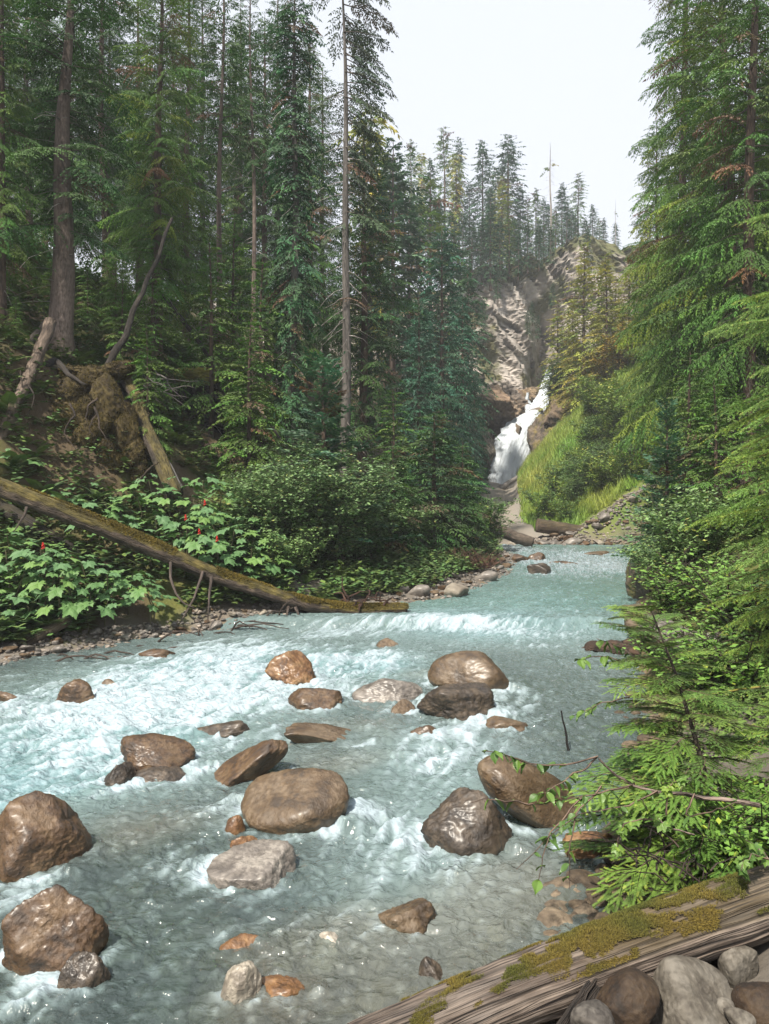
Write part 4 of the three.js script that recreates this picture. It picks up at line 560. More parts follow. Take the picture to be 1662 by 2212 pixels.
logThing('leaning_trunk', 'mossy dead trunk leaning across the root mound down to the leaves', [at(262, 795, 19.2), at(300, 880, 18.6), at(375, 1075, 17.4)], 0.13, 0.17, { moss: 0.7, seed: 7, wob: 0.08, ridge: 0.2, mat: M.bark, base: BARK.dark });
logThing('leaning_trunk', 'thin pale bare pole beside the mossy leaning trunk', [at(310, 880, 18.6), at(340, 960, 18.2), at(392, 1055, 17.6)], 0.05, 0.08, { seed: 8, base: BARK.pale });
logThing('leaning_trunk', 'crooked dark dead trunk leaning up to the right from the mound', [at(212, 840, 19), at(245, 770, 19.2), at(285, 690, 19.6), at(325, 590, 20.2), at(375, 470, 21)], 0.11, 0.04, { seed: 9, base: [[0.012, 0.01, 0.008], [0.045, 0.036, 0.028]], wob: 0.1, mat: M.bark });
logThing('fallen_log', 'thick barked log lying on the slope below the uprooted stump', [at(392, 915, 23), at(480, 985, 22), at(590, 1062, 21.4)], 0.25, 0.3, { moss: 0.55, mossAt: 0.5, seed: 10, base: BARK.brown, mat: M.bark, wob: 0.03 });
logThing('leaning_trunk', 'broken peeling trunk slanting down at the left edge', [at(112, 695, 18.9), at(78, 778, 17.9), at(40, 865, 17.0), at(-20, 1000, 16.2)], 0.13, 0.12, { seed: 11, base: [[0.05, 0.035, 0.025], [0.19, 0.145, 0.11]], wob: 0.07, ridge: 0.2, mat: M.bark, stubs: [[at(30, 870, 17.3), at(48, 850, 17.1), at(45, 800, 17)]] });
logThing('leaning_trunk', 'thin grey dead pole leaning across the slope right of the mound', [at(560, 880, 22.5), at(600, 940, 22), at(655, 1035, 21)], 0.045, 0.03, { seed: 41, base: BARK.cedar });
logThing('leaning_trunk', 'slim dark dead pole slanting down behind the uprooted stump', [at(330, 610, 24), at(400, 700, 23.6), at(470, 800, 23)], 0.08, 0.06, { seed: 42, base: BARK.dark });
logThing('fallen_log', 'mossy log lying beside the uprooted stump', [onLand(460, 25.5, 0.5), onLand(530, 25, 0.2), onLand(600, 24, 0.15)], 0.2, 0.16, { moss: 1, mossAt: -0.2, seed: 14 });
for (const [a, b, s] of [[at(-10, 1420, 12.4), at(150, 1340, 13.2), 15]]) logThing('driftwood_log', 'smooth tan driftwood log on the stones at the left edge', [a, a.clone().lerp(b, 0.5), b], 0.13, 0.1, { seed: s, base: [[0.12, 0.09, 0.06], [0.28, 0.22, 0.15]], moss: 0.4, mossAt: 0.5 });
logThing('fallen_log', 'grey log slanting into the head of the far rapid', [at(1032, 1130, 36), at(1090, 1150, 36), at(1150, 1172, 36)], 0.3, 0.26, { seed: 16, base: [[0.12, 0.09, 0.07], [0.3, 0.24, 0.18]] });
logThing('fallen_log', 'long mossy log lying along the far shore', [at(1160, 1135, 39), at(1250, 1148, 39), at(1350, 1168, 38.6)], 0.36, 0.3, { seed: 17, moss: 0.4, base: [[0.10, 0.07, 0.045], [0.26, 0.19, 0.12]] });
logThing('fallen_log', 'weathered pole at the foot of the grassy slope', [at(1068, 1062, 70), at(1090, 1050, 70), at(1120, 1030, 70)], 0.35, 0.2, { seed: 18, base: BARK.pale });
logThing('driftwood_log', 'reddish stump of driftwood in the right shallows', [at(1240, 1415, 12.9), at(1300, 1404, 12.7), at(1380, 1400, 12.4)], 0.05, 0.15, { n: 50, seed: 19, base: [[0.014, 0.009, 0.006], [0.07, 0.042, 0.027]], ridge: 0.6, wob: 0.1, mat: M.bark });
logThing('driftwood_log', 'bleached splintered log at the foot of the near spruce', [at(1395, 1345, 10.5), at(1480, 1385, 10), at(1560, 1410, 9.6)], 0.13, 0.2, { seed: 20, base: BARK.grey, ridge: 0.3, mat: M.bark, stubs: [[at(1400, 1350, 10.5), at(1392, 1330, 10.4)], [at(1410, 1352, 10.5), at(1412, 1325, 10.5)]] });
// loose sticks along the left waterline
{
  const r = rngOf(44); for (let i = 0; i < 26; i++) { const px = 20 + r() * 560, b = onWater(px, 1452 - px * 0.17), p0 = V(b.x + jit(r, 0.3), landHeight(b.x, b.z - 0.3) + 0.06, b.z - 0.35 - r() * 0.5), L = 0.5 + r() * 1.1, a = jit(r, 0.5) + (r() < 0.3 ? 1.1 : 0), p2 = p0.clone().add(V(Math.cos(a) * L, 0.05 + Math.abs(Math.sin(a)) * L * 0.4 * r(), Math.sin(a) * 0.3 * L)), p1 = p0.clone().lerp(p2, 0.5).add(V(0, 0.05 + 0.18 * r(), 0)); p2.y = Math.max(p2.y, landHeight(p2.x, p2.z) + 0.03);
    const c = curvePoints([p0, p1, p2], 8, 0.04, i), m = mesh('stick', tube(c.map((v) => v.clone().sub(p0)), c.map((_, j) => lerp(0.024, 0.008, j / 8)), 5, { color: barkColor(i % 3 ? BARK.brown : BARK.cedar, i) }), M.wood, scene); m.position.copy(p0); tag(m, 'bare stick washed up along the left waterline', 'stick', 'sticks on the left waterline'); }
  for (let i = 0; i < 16; i++) { const p0 = at(640 + r() * 220, 1310 + jit(r, 14), 15.6 + jit(r, 0.3)), a = r() * 3.1, L = 0.25 + 0.5 * r(), p2 = p0.clone().add(V(Math.cos(a) * L, Math.sin(a) * L * 0.7, jit(r, 0.2))), c = curvePoints([p0, p0.clone().lerp(p2, 0.5).add(V(jit(r, 0.1), 0.1, 0)), p2], 7, 0.05, i + 60), m = mesh('root', tube(c.map((v) => v.clone().sub(p0)), c.map((_, j) => lerp(0.028, 0.007, j / 7)), 5, { color: barkColor(BARK.red, i) }), M.wood, scene); m.position.copy(p0); tag(m, 'tangled brown root caught behind the log end at the weir', 'root', 'roots caught at the weir'); }
}
console.log('logs');

// ================= ROOT MOUND =================
{
  const c0 = at(215, 965, 19.3), t = thing('root_mound', 'mossy mound of roots and rotten wood under the thick leaning trunk', 'root mound', null, c0);
  const shadedSoil = (x, y, z) => { const m = fbm(x * 3 + y * 0.4, y * 0.9, z * 3, 4), n = fbm(x * 9, y * 2, z * 9, 3); return mixC([0.014, 0.010, 0.007], [0.06, 0.04, 0.025], clamp(0.45 + m * 1.2 + n * 0.5)); };  // rotten soil, its colour darkened to carry the deep shade over the mound
  mesh('core', fitRock(rockGeo(401, 40, { planes: 9, crag: 0.12, rough: 0.16 }), [3.4, 3.5, 1.6], [0.1, 0.4, 0], shadedSoil), M.wood, t);
  const lump = (px, py, d0, w, h, s) => { const d = d0 + 0.65;  const g = fitRock(rockGeo(s, 22, { planes: 2, sharp: 5, rough: 0.16 }), [w, h, w * 0.8], [0, s, 0.1], (x, y, z) => { const m = fbm(x * 8 + s, y * 8, z * 8, 3), n = noise(x * 2 + s, y * 2, z * 2); return mixC([0.028, 0.019, 0.008], [0.08, 0.06, 0.017], clamp(0.5 + m * 1.2 + n * 0.6)); }); const m = mesh('moss_cushion', g, M.moss, t); m.position.copy(at(px, py, d).sub(c0)); const P = g.attributes.position, N = g.attributes.normal, rr = rngOf(s); for (let i = 0; i < 900; i++) { const k = Math.floor(rr() * P.count); fuzz.push([V(P.getX(k), P.getY(k), P.getZ(k)).add(m.position), V(N.getX(k), N.getY(k), N.getZ(k))]); } };  // cushion moss is painted darker too, for the same deep shade
  const fuzz = [];
  const L = [[235, 870, 17.4, 1.0, 1.5], [270, 930, 17.3, 0.7, 1.2], [110, 885, 17.4, 1.0, 1.3], [100, 945, 17.3, 1.2, 0.7], [160, 905, 17.2, 0.9, 0.9], [190, 945, 17.1, 0.8, 0.9], [150, 850, 17.5, 0.9, 0.8], [200, 820, 17.7, 0.8, 0.7], [60, 900, 17.5, 0.8, 1.2], [285, 985, 17.2, 0.6, 0.9], [230, 995, 17, 0.5, 1.1], [170, 815, 18.1, 1.3, 0.5], [130, 990, 17.1, 0.7, 0.8], [300, 1020, 17.2, 0.4, 0.9], [255, 800, 18.2, 0.9, 0.5], [75, 850, 17.8, 0.9, 0.7], [220, 920, 17.0, 0.5, 0.6], [250, 1000, 17.0, 0.4, 0.5], [215, 1030, 16.9, 0.35, 0.8], [130, 930, 17.0, 0.6, 0.5], [190, 880, 17.2, 0.5, 0.6], [275, 900, 17.4, 0.5, 0.7], [90, 810, 18.4, 0.9, 0.5], [320, 960, 17.6, 0.5, 0.8], [160, 965, 16.95, 0.5, 0.4]]; L.forEach(([a, b, c, w, h], i) => lump(a, b, c, w, h, 410 + i)); mossOn(t, fuzz, 0.045, 21, [0.04, 0.029, 0.008], [0.10, 0.077, 0.018]);
  const root = (pts, r, k) => { const c = curvePoints(pts.map((p) => p.sub(c0)), 10, 0.05, k); mesh('root', tube(c, c.map((_, j) => lerp(r, r * 0.25, j / 10)), 6, { color: barkColor(k % 2 ? BARK.brown : BARK.dark, k) }), M.wood, t); };
  root([at(150, 870, 17), at(160, 900, 16.9), at(140, 930, 16.8), at(175, 985, 16.7)], 0.03, 1); root([at(210, 860, 17), at(190, 880, 16.9), at(188, 915, 16.8)], 0.03, 3); root([at(208, 880, 17), at(214, 920, 16.8), at(232, 950, 16.7)], 0.025, 5); root([at(210, 890, 17), at(195, 920, 16.8), at(200, 945, 16.7)], 0.02, 7); root([at(125, 780, 18.6), at(150, 810, 18.0), at(185, 830, 17.7)], 0.09, 2); root([at(120, 780, 18.6), at(80, 800, 18.2), at(60, 830, 18)], 0.1, 4); root([at(100, 700, 19.6), at(60, 745, 19), at(20, 780, 18.4)], 0.16, 6); root([at(60, 830, 17.2), at(75, 855, 17), at(60, 900, 16.9), at(72, 940, 16.8)], 0.02, 9); root([at(300, 1040, 17), at(330, 1005, 16.8), at(345, 1000, 16.6)], 0.03, 11);
  for (let i = 0; i < 0; i++) { const px = 180 + i * 11 + 6 * Math.sin(i * 3), y0 = 940 + 30 * Math.sin(i * 1.7), y1 = 1085 + 20 * Math.sin(i * 2.3); root([at(px, y0, 17.1), at(px + 4, (y0 + y1) / 2, 16.95), at(px + 10, y1, 16.9)], 0.10, i * 2); }
  // the uprooted stump to the right of it
  const s0 = at(430, 885, 23.6), u = thing('uprooted_stump', 'black earthy root plate of an uprooted stump under yellow moss', 'stump', null, s0);
  mesh('root_plate', fitRock(rockGeo(431, 30, { planes: 8, crag: 0.14, rough: 0.2 }), [2.4, 2.8, 1.4], [0, 0.5, 0.2], (x, y, z) => mulC(shadedSoil(x, y, z), 0.7)), M.wood, u);
  const cap = mesh('moss_cap', fitRock(rockGeo(432, 22, { planes: 4, sharp: 5, rough: 0.15 }), [1.6, 0.6, 1.3], [0, 0.5, -0.3], (x, y, z) => mixC([0.10, 0.095, 0.02], [0.24, 0.21, 0.04], clamp(0.5 + fbm(x * 6, y * 6, z * 6, 3) * 1.5))), M.moss, u); cap.position.copy(at(425, 815, 23.2).sub(s0));
  for (let i = 0; i < 12; i++) { const a = at(300 + 40 * Math.sin(i * 2.1), 830 + 30 * Math.cos(i * 1.3), 21), b = at(330 + i * 9, 850 + 24 * Math.sin(i), 20.6), cc = curvePoints([a.clone().sub(s0), a.clone().lerp(b, 0.5).add(V(0, 0.1, 0.1)).sub(s0), b.sub(s0)], 7, 0.08, i); mesh('root', tube(cc, cc.map((_, j) => lerp(0.03, 0.006, j / 7)), 5, { color: barkColor(BARK.pale, i) }), M.wood, u); }
}
console.log('mound');

// ================= LEAFY PLANTS =================
// broad palmate leaf of seven toothed lobes, stalk at the origin, blade about 1 wide, lying in xz
function palmate(seed) {
  const r = rngOf(seed), S = new Soup(), out = []; const lobes = 7;
  for (let i = 0; i < lobes; i++) { const a = lerp(-2.45, 2.45, i / (lobes - 1)), len = lerp(0.62, 0.36, Math.abs(a) / 2.45) * (0.92 + 0.16 * r()), w = 0.27; for (const [da, k] of [[-w, 0.74], [-w * 0.75, 0.85], [-w * 0.5, 0.82], [-w * 0.3, 0.95], [0, 1.05], [w * 0.3, 0.95], [w * 0.5, 0.82], [w * 0.75, 0.85], [w, 0.74]]) out.push([a + da, len * k]); if (i < lobes - 1) out.push([a + 0.408, 0.40 * (0.9 + 0.2 * r())]); }
  const P = (a, q) => { const x = Math.sin(a) * q, z = Math.cos(a) * q + 0.05, ph = Math.cos(a * 7 / 4.9 * Math.PI); return V(x, -0.42 * q * q + 0.035 * ph * (q > 0.2 ? 1 : 0.4) + 0.05 * q, z); }, c = V(0, 0, 0);
  for (let i = 0; i < out.length - 1; i++) { const [a, q] = out[i], [b, t] = out[i + 1], k = 1 + jit(r, 0.07), A = P(a, q * 0.5), B2 = P(b, t * 0.5), A1 = P(a, q), B1 = P(b, t); S.tri(c, A, B2, [k, k, k]); S.tri(A, A1, B1, [k, k, k]); S.tri(A, B1, B2, [k, k, k]); }
  return S.geo();
}
const palms = [palmate(1), palmate(2), palmate(3)], clubMats = [[0.085, 0.18, 0.06], [0.11, 0.22, 0.065], [0.135, 0.245, 0.06], [0.10, 0.2, 0.08]].map((c) => { const m = leafy({ roughness: 0.55, transmission: 0.3 }); m.color.setRGB(...c); return m; });
const yellowMat = leafy({ roughness: 0.55, transmission: 0.4 }); yellowMat.color.setRGB(0.3, 0.32, 0.04);
const berryGeo = (() => { const out = [], r = rngOf(8); for (let i = 0; i < 16; i++) { const g = new THREE.IcosahedronGeometry(0.018, 1); g.translate(jit(r, 0.03) * (1 - i / 20), i * 0.008, jit(r, 0.03) * (1 - i / 20)); out.push(g); } const S = new Soup(); for (const g of out) { const p = g.attributes.position.array; for (let i = 0; i < p.length; i++) S.p.push(p[i]); for (let i = 0; i < p.length; i++) S.c.push(1); } return S.geo(); })();
const berryMat = new THREE.MeshStandardMaterial({ color: new THREE.Color().setRGB(0.42, 0.02, 0.015), roughness: 0.35 });
const stemMat = new THREE.MeshStandardMaterial({ color: new THREE.Color().setRGB(0.09, 0.085, 0.045), roughness: 0.9 });
function devilsClub(x, z, o) {
  const r = rngOf(o.seed), y = landHeight(x, z) - 0.03, t = thing('broadleaf_plant', o.label, 'plant', o.group, V(x, y, z)), h = o.h ?? 0.8, n = o.n ?? 9, top = V(jit(r, 0.15), h, 0.1 + jit(r, 0.12));
  mesh('stem', tube([V(0, -0.05, 0), V(jit(r, 0.1), h * 0.5, jit(r, 0.1)), top], [0.016, 0.013, 0.009], 5), stemMat, t);
  for (let i = 0; i < n; i++) {
    const u = i / n, az = i * 2.4 + jit(r, 0.4), out = 0.12 + 0.34 * Math.sqrt(u) * (0.8 + 0.4 * r()), p = top.clone().add(V(Math.cos(az) * out, 0.1 - 0.32 * u + jit(r, 0.06), Math.sin(az) * out)), s = (o.size ?? 0.34) * (0.55 + 0.85 * r()) * (0.75 + 0.35 * u);
    const l = mesh('leaf', palms[i % 3], o.yellow ? yellowMat : clubMats[Math.floor(r() * 4)], t); l.position.copy(p); l.rotation.set(0.28 + jit(r, 0.25), Math.PI / 2 - az + jit(r, 0.4), jit(r, 0.22), 'YXZ'); l.scale.set(s, s, s); l.rotation.x += 0.1 * Math.sin(az);
  }
  if (o.berry) { const b = mesh('berry_cluster', berryGeo, berryMat, t); b.position.copy(top).add(V(0, 0.12, 0.08)); b.scale.setScalar(0.85); }
  return t;
}
{
  const r = rngOf(71); let i = 0;
  const place = (px, py, d, label, group, o = {}) => { const p = at(px, py, d); const x = p.x; devilsClub(x, -d, { seed: 700 + i, label, group, h: Math.max(0.3, p.y - landHeight(x, -d)), n: 10 + Math.floor(r() * 4), ...o }); i++; };
  const up = 'broad-leaved plant in the patch above the long mossy log', low = 'broad-leaved plant below the long mossy log near the waterline';
  for (const [px, py, d] of [[240, 1085, 16.3], [300, 1070, 16.6], [365, 1065, 16.8], [420, 1075, 16.9], [280, 1115, 15.9], [345, 1110, 16.1], [410, 1115, 16.2], [460, 1100, 16.6], [330, 1150, 15.7], [395, 1160, 15.8], [450, 1150, 15.9], [500, 1140, 16.2], [440, 1200, 15.7], [500, 1190, 15.8], [550, 1180, 16.1], [530, 1225, 15.8], [180, 1080, 16.2], [120, 1065, 16.2], [215, 1115, 15.7], [480, 1060, 17.4], [540, 1120, 16.8], [60, 1060, 16.5], [590, 1210, 16.3], [580, 1150, 16.7], [385, 1040, 17.2], [330, 1035, 17.3], [440, 1035, 17.6]]) place(px, py, d, up, 'broad-leaved plants above the log');
  for (const [px, py, d] of [[20, 1185, 13.5], [80, 1180, 13.6], [140, 1195, 13.7], [190, 1210, 13.8], [40, 1230, 13.3], [110, 1235, 13.4], [165, 1250, 13.5], [225, 1235, 13.9], [0, 1270, 13.1], [70, 1280, 13.1], [195, 1285, 13.5], [130, 1290, 13.2], [250, 1270, 14.0], [30, 1215, 13.9], [90, 1215, 13.9], [280, 1240, 14.4], [10, 1150, 14.3], [330, 1275, 14.3]]) place(px, py, d, low, 'broad-leaved plants below the log', { size: 0.32 });
  place(325, 1250, 14.2, 'light green broad-leaved plant alone right below the mossy log', 'broad-leaved plants below the log', { size: 0.27, n: 12 });
  place(195, 1000, 16.9, 'yellow-green broad-leaved plant growing on the root mound', 'broad-leaved plants above the log', { size: 0.26, n: 9, h: 0.3 });
  for (const [px, py, d] of [[435, 1080, 16.0], [440, 1142, 15.6], [395, 1112, 15.6], [468, 1158, 15.5], [90, 1175, 13.3]]) place(px, py + 20, d, 'broad-leaved plant carrying a spike of red berries', 'broad-leaved plants with berries', { berry: true });
}
// ferns: arching fronds of leaflets
function frondGeo(seed) { const r = rngOf(seed), S = new Soup(), n = 22; for (let i = 0; i < n; i++) { const t = (i + 0.5) / n, x = t, y = 0.55 * t - 0.62 * t * t, l = 0.2 * Math.sin(Math.PI * Math.min(1, t * 0.85 + 0.15)) + 0.015; for (const s of [-1, 1]) { const k = 1 + jit(r, 0.15), w = 0.018; S.tri(V(x - w, y, 0), V(x + w, y, 0), V(x + l * 0.35, y - l * 0.25, s * l), [k, k, k]); S.tri(V(x + w, y, 0), V(x + l * 0.35 + w, y - l * 0.2, s * l * 0.8), V(x + l * 0.35, y - l * 0.25, s * l), [k, k, k]); } } for (let i = 0; i < 6; i++) { const a = i / 6, b = (i + 1) / 6, f = (t) => 0.55 * t - 0.62 * t * t; S.quad(V(a, f(a), -0.006), V(b, f(b), -0.006), V(b, f(b), 0.006), V(a, f(a), 0.006), [0.6, 0.6, 0.5]); } return S.geo(); }
const fronds = [frondGeo(1), frondGeo(2)], fernMats = [[0.085, 0.15, 0.03], [0.06, 0.12, 0.035]].map((c) => { const m = leafy({ roughness: 0.6 }); m.color.setRGB(...c); return m; });
function fern(p, s, seed, label, group) { const r = rngOf(seed), t = thing('fern', label, 'fern', group, p), n = 7 + Math.floor(r() * 3); for (let i = 0; i < n; i++) { const f = mesh('frond', fronds[i % 2], fernMats[Math.floor(r() * 2)], t), k = s * (0.7 + 0.5 * r()); f.rotation.set(0, i / n * 6.28 + jit(r, 0.3), 0.25 + r() * 0.45, 'YZX'); f.scale.set(k, k, k); } }
{ let i = 0; for (const [px, py, d, s] of [[30, 1040, 16.2, 0.75], [95, 1050, 16.3, 0.7], [150, 1065, 16, 0.6], [60, 1310, 12.9, 0.5], [15, 1330, 12.6, 0.5], [110, 1320, 13, 0.5], [210, 1050, 16.6, 0.5], [30, 960, 17, 0.6], [15, 1000, 16.8, 0.7], [620, 1230, 16.8, 0.6], [660, 1260, 16.9, 0.5]]) { const p = at(px, py, d); p.y = Math.max(landHeight(p.x, p.z), p.y - 0.3); fern(p, s, 900 + i++, px < 100 && py > 1250 ? 'small fern by the stones at the left edge' : px > 600 ? 'fern at the foot of the alder thicket' : 'green fern beside the root mound', 'ferns on the left bank'); } }
// alder thicket on the left bank
const GA = 'shrubs of the alder thicket', ga = 'fine-leaved alder in the thicket above the gravel bar';
for (const [px, d, s, k] of [[560, 17, 1.0, 'alderA'], [620, 17.6, 1.05, 'alderA'], [680, 18, 1.15, 'alderA'], [735, 18.6, 1.2, 'alderA'], [770, 19.6, 1.05, 'alderA'], [800, 20.6, 1.0, 'alderB'], [835, 22, 1.0, 'alderB'], [870, 23.5, 1.0, 'alderB'], [640, 17.1, 0.8, 'alderB'], [530, 17.8, 0.95, 'alderB'], [660, 19.5, 1.2, 'alderA'], [740, 20.2, 1.2, 'alderA'], [590, 18.8, 1.0, 'alderA'], [600, 16.4, 0.7, 'alderB'], [905, 25, 0.9, 'alderB']]) plantShrub(k, px, d, s, 'alder_shrub', ga, GA);
plantShrub('willowDark', 1065, 33, 1.1, 'willow_shrub', 'round dark shrub at the head of the gravel bar', 'shrubs of the far shore'); plantShrub('willowDark', 1045, 35, 0.9, 'willow_shrub', 'round dark shrub at the head of the gravel bar', 'shrubs of the far shore');
const far1 = 'leafy bright shrub in the thicket above the far shore', GS = 'shrubs of the far shore';
{ const r = rngOf(61); for (let i = 0; i < 64; i++) { const px = 1120 + r() * 330, d = 40.2 + r() * 12, k = r() < 0.55 ? 'willow' : r() < 0.8 ? 'willowDark' : 'alderA'; if (px < 1105 + (d - 40) * 14) continue; plantShrub(k, px, d, 0.75 + 0.5 * r(), 'willow_shrub', far1, GS); } }
for (const [px, d, s, k] of [[1290, 56, 1.6, 'willow'], [1310, 54, 1.6, 'willow'], [1270, 58, 1.1, 'willowDark'], [1335, 52, 1.6, 'willow'], [1350, 50, 1.6, 'willow'], [1375, 48, 1.8, 'willow']]) plantShrub(k, px, d, s, 'willow_shrub', 'rounded green shrub part way up the grassy slope', 'shrubs on the grassy slope');
for (const [px, d, s] of [[1280, 68, 1.5], [1300, 66, 1.6], [1325, 62, 1.6], [1300, 70, 1.5], [1345, 60, 1.8], [1262, 71, 1.3], [1375, 58, 1.8], [1420, 56, 1.8], [1310, 63, 1.4]]) plantShrub('golden', px, d, s, 'golden_shrub', 'yellow-leaved shrub above the grassy slope', 'golden shrubs');
for (const [px, d, s] of [[1200, 74, 1.6], [1215, 73, 1.5], [1190, 75, 1.1]]) plantShrub('willowDark', px, d, s, 'willow_shrub', 'dark shrub overhanging the waterfall from the right', 'shrubs by the waterfall', { lift: 3.5 });
// shrubs of the right bank
for (const [px, d, s] of [[1400, 17.5, 0.8], [1425, 14.5, 0.75], [1450, 13.6, 0.7], [1480, 14, 0.9], [1420, 19, 0.9], [1520, 13, 0.9], [1410, 16, 0.6]]) plantShrub('alderB', px, d, s, 'alder_shrub', 'pale-leaved alder shrub overhanging the right bank', 'shrubs of the right bank');

// ---------- undergrowth: masses nobody could count ----------
function scatter(name, label, geo, mat, spots) { const im = new THREE.InstancedMesh(geo, mat, spots.length), m = new THREE.Matrix4(), q = new THREE.Quaternion(), e = new THREE.Euler(), c = new THREE.Color(); spots.forEach(([x, y, z, s, a, k], i) => { q.setFromEuler(e.set(0.15 * Math.sin(a * 7), a, 0.15 * Math.cos(a * 5))); m.compose(V(x, y, z), q, V(s, s, s)); im.setMatrixAt(i, m); im.setColorAt(i, c.setRGB(...k)); }); im.name = numbered(name); shade(stuff(im)); scene.add(im); tag(im, label, 'undergrowth'); return im; }
const clump = (() => { const r = rngOf(12), S = new Soup(); for (let i = 0; i < 26; i++) { const a = r() * 6.28, q = 0.5 * Math.sqrt(r()), x = Math.cos(a) * q, z = Math.sin(a) * q, y = 0.12 + 0.35 * r() * (1 - q), b = r() * 6.28, l = 0.10 + 0.08 * r(), w = l * 0.36, k = 0.75 + 0.5 * r(), f = V(Math.cos(b), jit(r, 0.5), Math.sin(b)).normalize(), s = V(-Math.sin(b), jit(r, 0.4), Math.cos(b)).normalize(), p = V(x, y, z), e = p.clone().addScaledVector(f, l), m = p.clone().addScaledVector(f, l * 0.45); S.tri(p, m.clone().addScaledVector(s, w), e, [k, k, k]); S.tri(p, e, m.clone().addScaledVector(s, -w), [k, k, k]); } return S.geo(); })();
const fernClump = (() => { const S = new Soup(), m = new THREE.Matrix4(), r = rngOf(14), src = new Soup(); src.p = [...fronds[0].attributes.position.array]; src.c = [...fronds[0].attributes.color.array]; for (let i = 0; i < 6; i++) { m.makeRotationFromEuler(new THREE.Euler(0, i * 1.05 + jit(r, 0.2), 0.2 + 0.4 * r(), 'YZX')); S.add(src, m); } return S.geo(); })();
const bladeTuft = (() => { const r = rngOf(13), S = new Soup(); for (let i = 0; i < 12; i++) { const a = r() * 6.28, x = jit(r, 0.18), z = jit(r, 0.18), h = 0.3 + 0.35 * r(), k = 0.75 + 0.5 * r(); S.tri(V(x - 0.02, 0, z), V(x + 0.02, 0, z), V(x + Math.cos(a) * h * 0.5, h, z + Math.sin(a) * h * 0.5), [k, k, k * 0.9]); } return S.geo(); })();
M.clump = leafy({ roughness: 0.6, transmission: 0.25 });
{
  const r = rngOf(91), a = [], b = [], g = [], rt = [];
  for (let i = 0; i < 15000; i++) { const d = 12.5 + 40 * Math.pow(r(), 1.8), l = leftBank(d), s = 1.0 + 20 * Math.pow(r(), 1.3), x = l - s; if (x < -0.66 * d - 2) continue; if (fbm(x * 0.5, d * 0.5, 4, 2) < -0.22) continue; const k = r(); (k < 0.75 ? a : b).push([x, landHeight(x, -d) - 0.02, -d, (0.5 + 0.7 * r()) * (d > 25 ? 1.3 : 1) * (k < 0.75 ? 1 : 0.5), r() * 6.28, mulC(k < 0.4 ? [0.065, 0.135, 0.035] : [0.09, 0.14, 0.03], 0.7 + 0.6 * r())]); }
  for (let i = 0; i < 6200; i++) { const d = 3 + 34 * r(), x = rightBank(d) + 0.35 + 9 * Math.pow(r(), 1.3); if (x > 0.62 * d + 3 || (d < 7 && x < rightBank(d) + 1.3)) continue; rt.push([x, landHeight(x, -d) - 0.02, -d, (0.5 + 0.7 * r()) * (d < 14 ? 0.55 : 1), r() * 6.28, mulC([0.10, 0.165, 0.035], 0.7 + 0.6 * r())]); }
  for (let i = 0; i < 16000; i++) { const d = 40 + 40 * r(), R = rightBank(d), x = R + 0.6 + 15 * r(), n = fbm(x * 0.3, d * 0.3, 6, 3); g.push([x, landHeight(x, -d) - 0.03, -d, 0.9 + 0.8 * r(), r() * 6.28, mulC(mixC([0.13, 0.26, 0.035], [0.27, 0.3, 0.06], clamp(0.45 + n * 1.5)), 0.8 + 0.4 * r())]); }
  scatter('undergrowth', 'low leafy undergrowth over the left hillside', clump, M.clump, a); scatter('fern_undergrowth', 'low ferns scattered over the left hillside', fernClump, M.clump, b); scatter('undergrowth', 'low leafy undergrowth on the right bank', clump, M.clump, rt); scatter('grass', 'green and straw grass on the slope right of the waterfall', bladeTuft, M.clump, g);
}
console.log('plants');

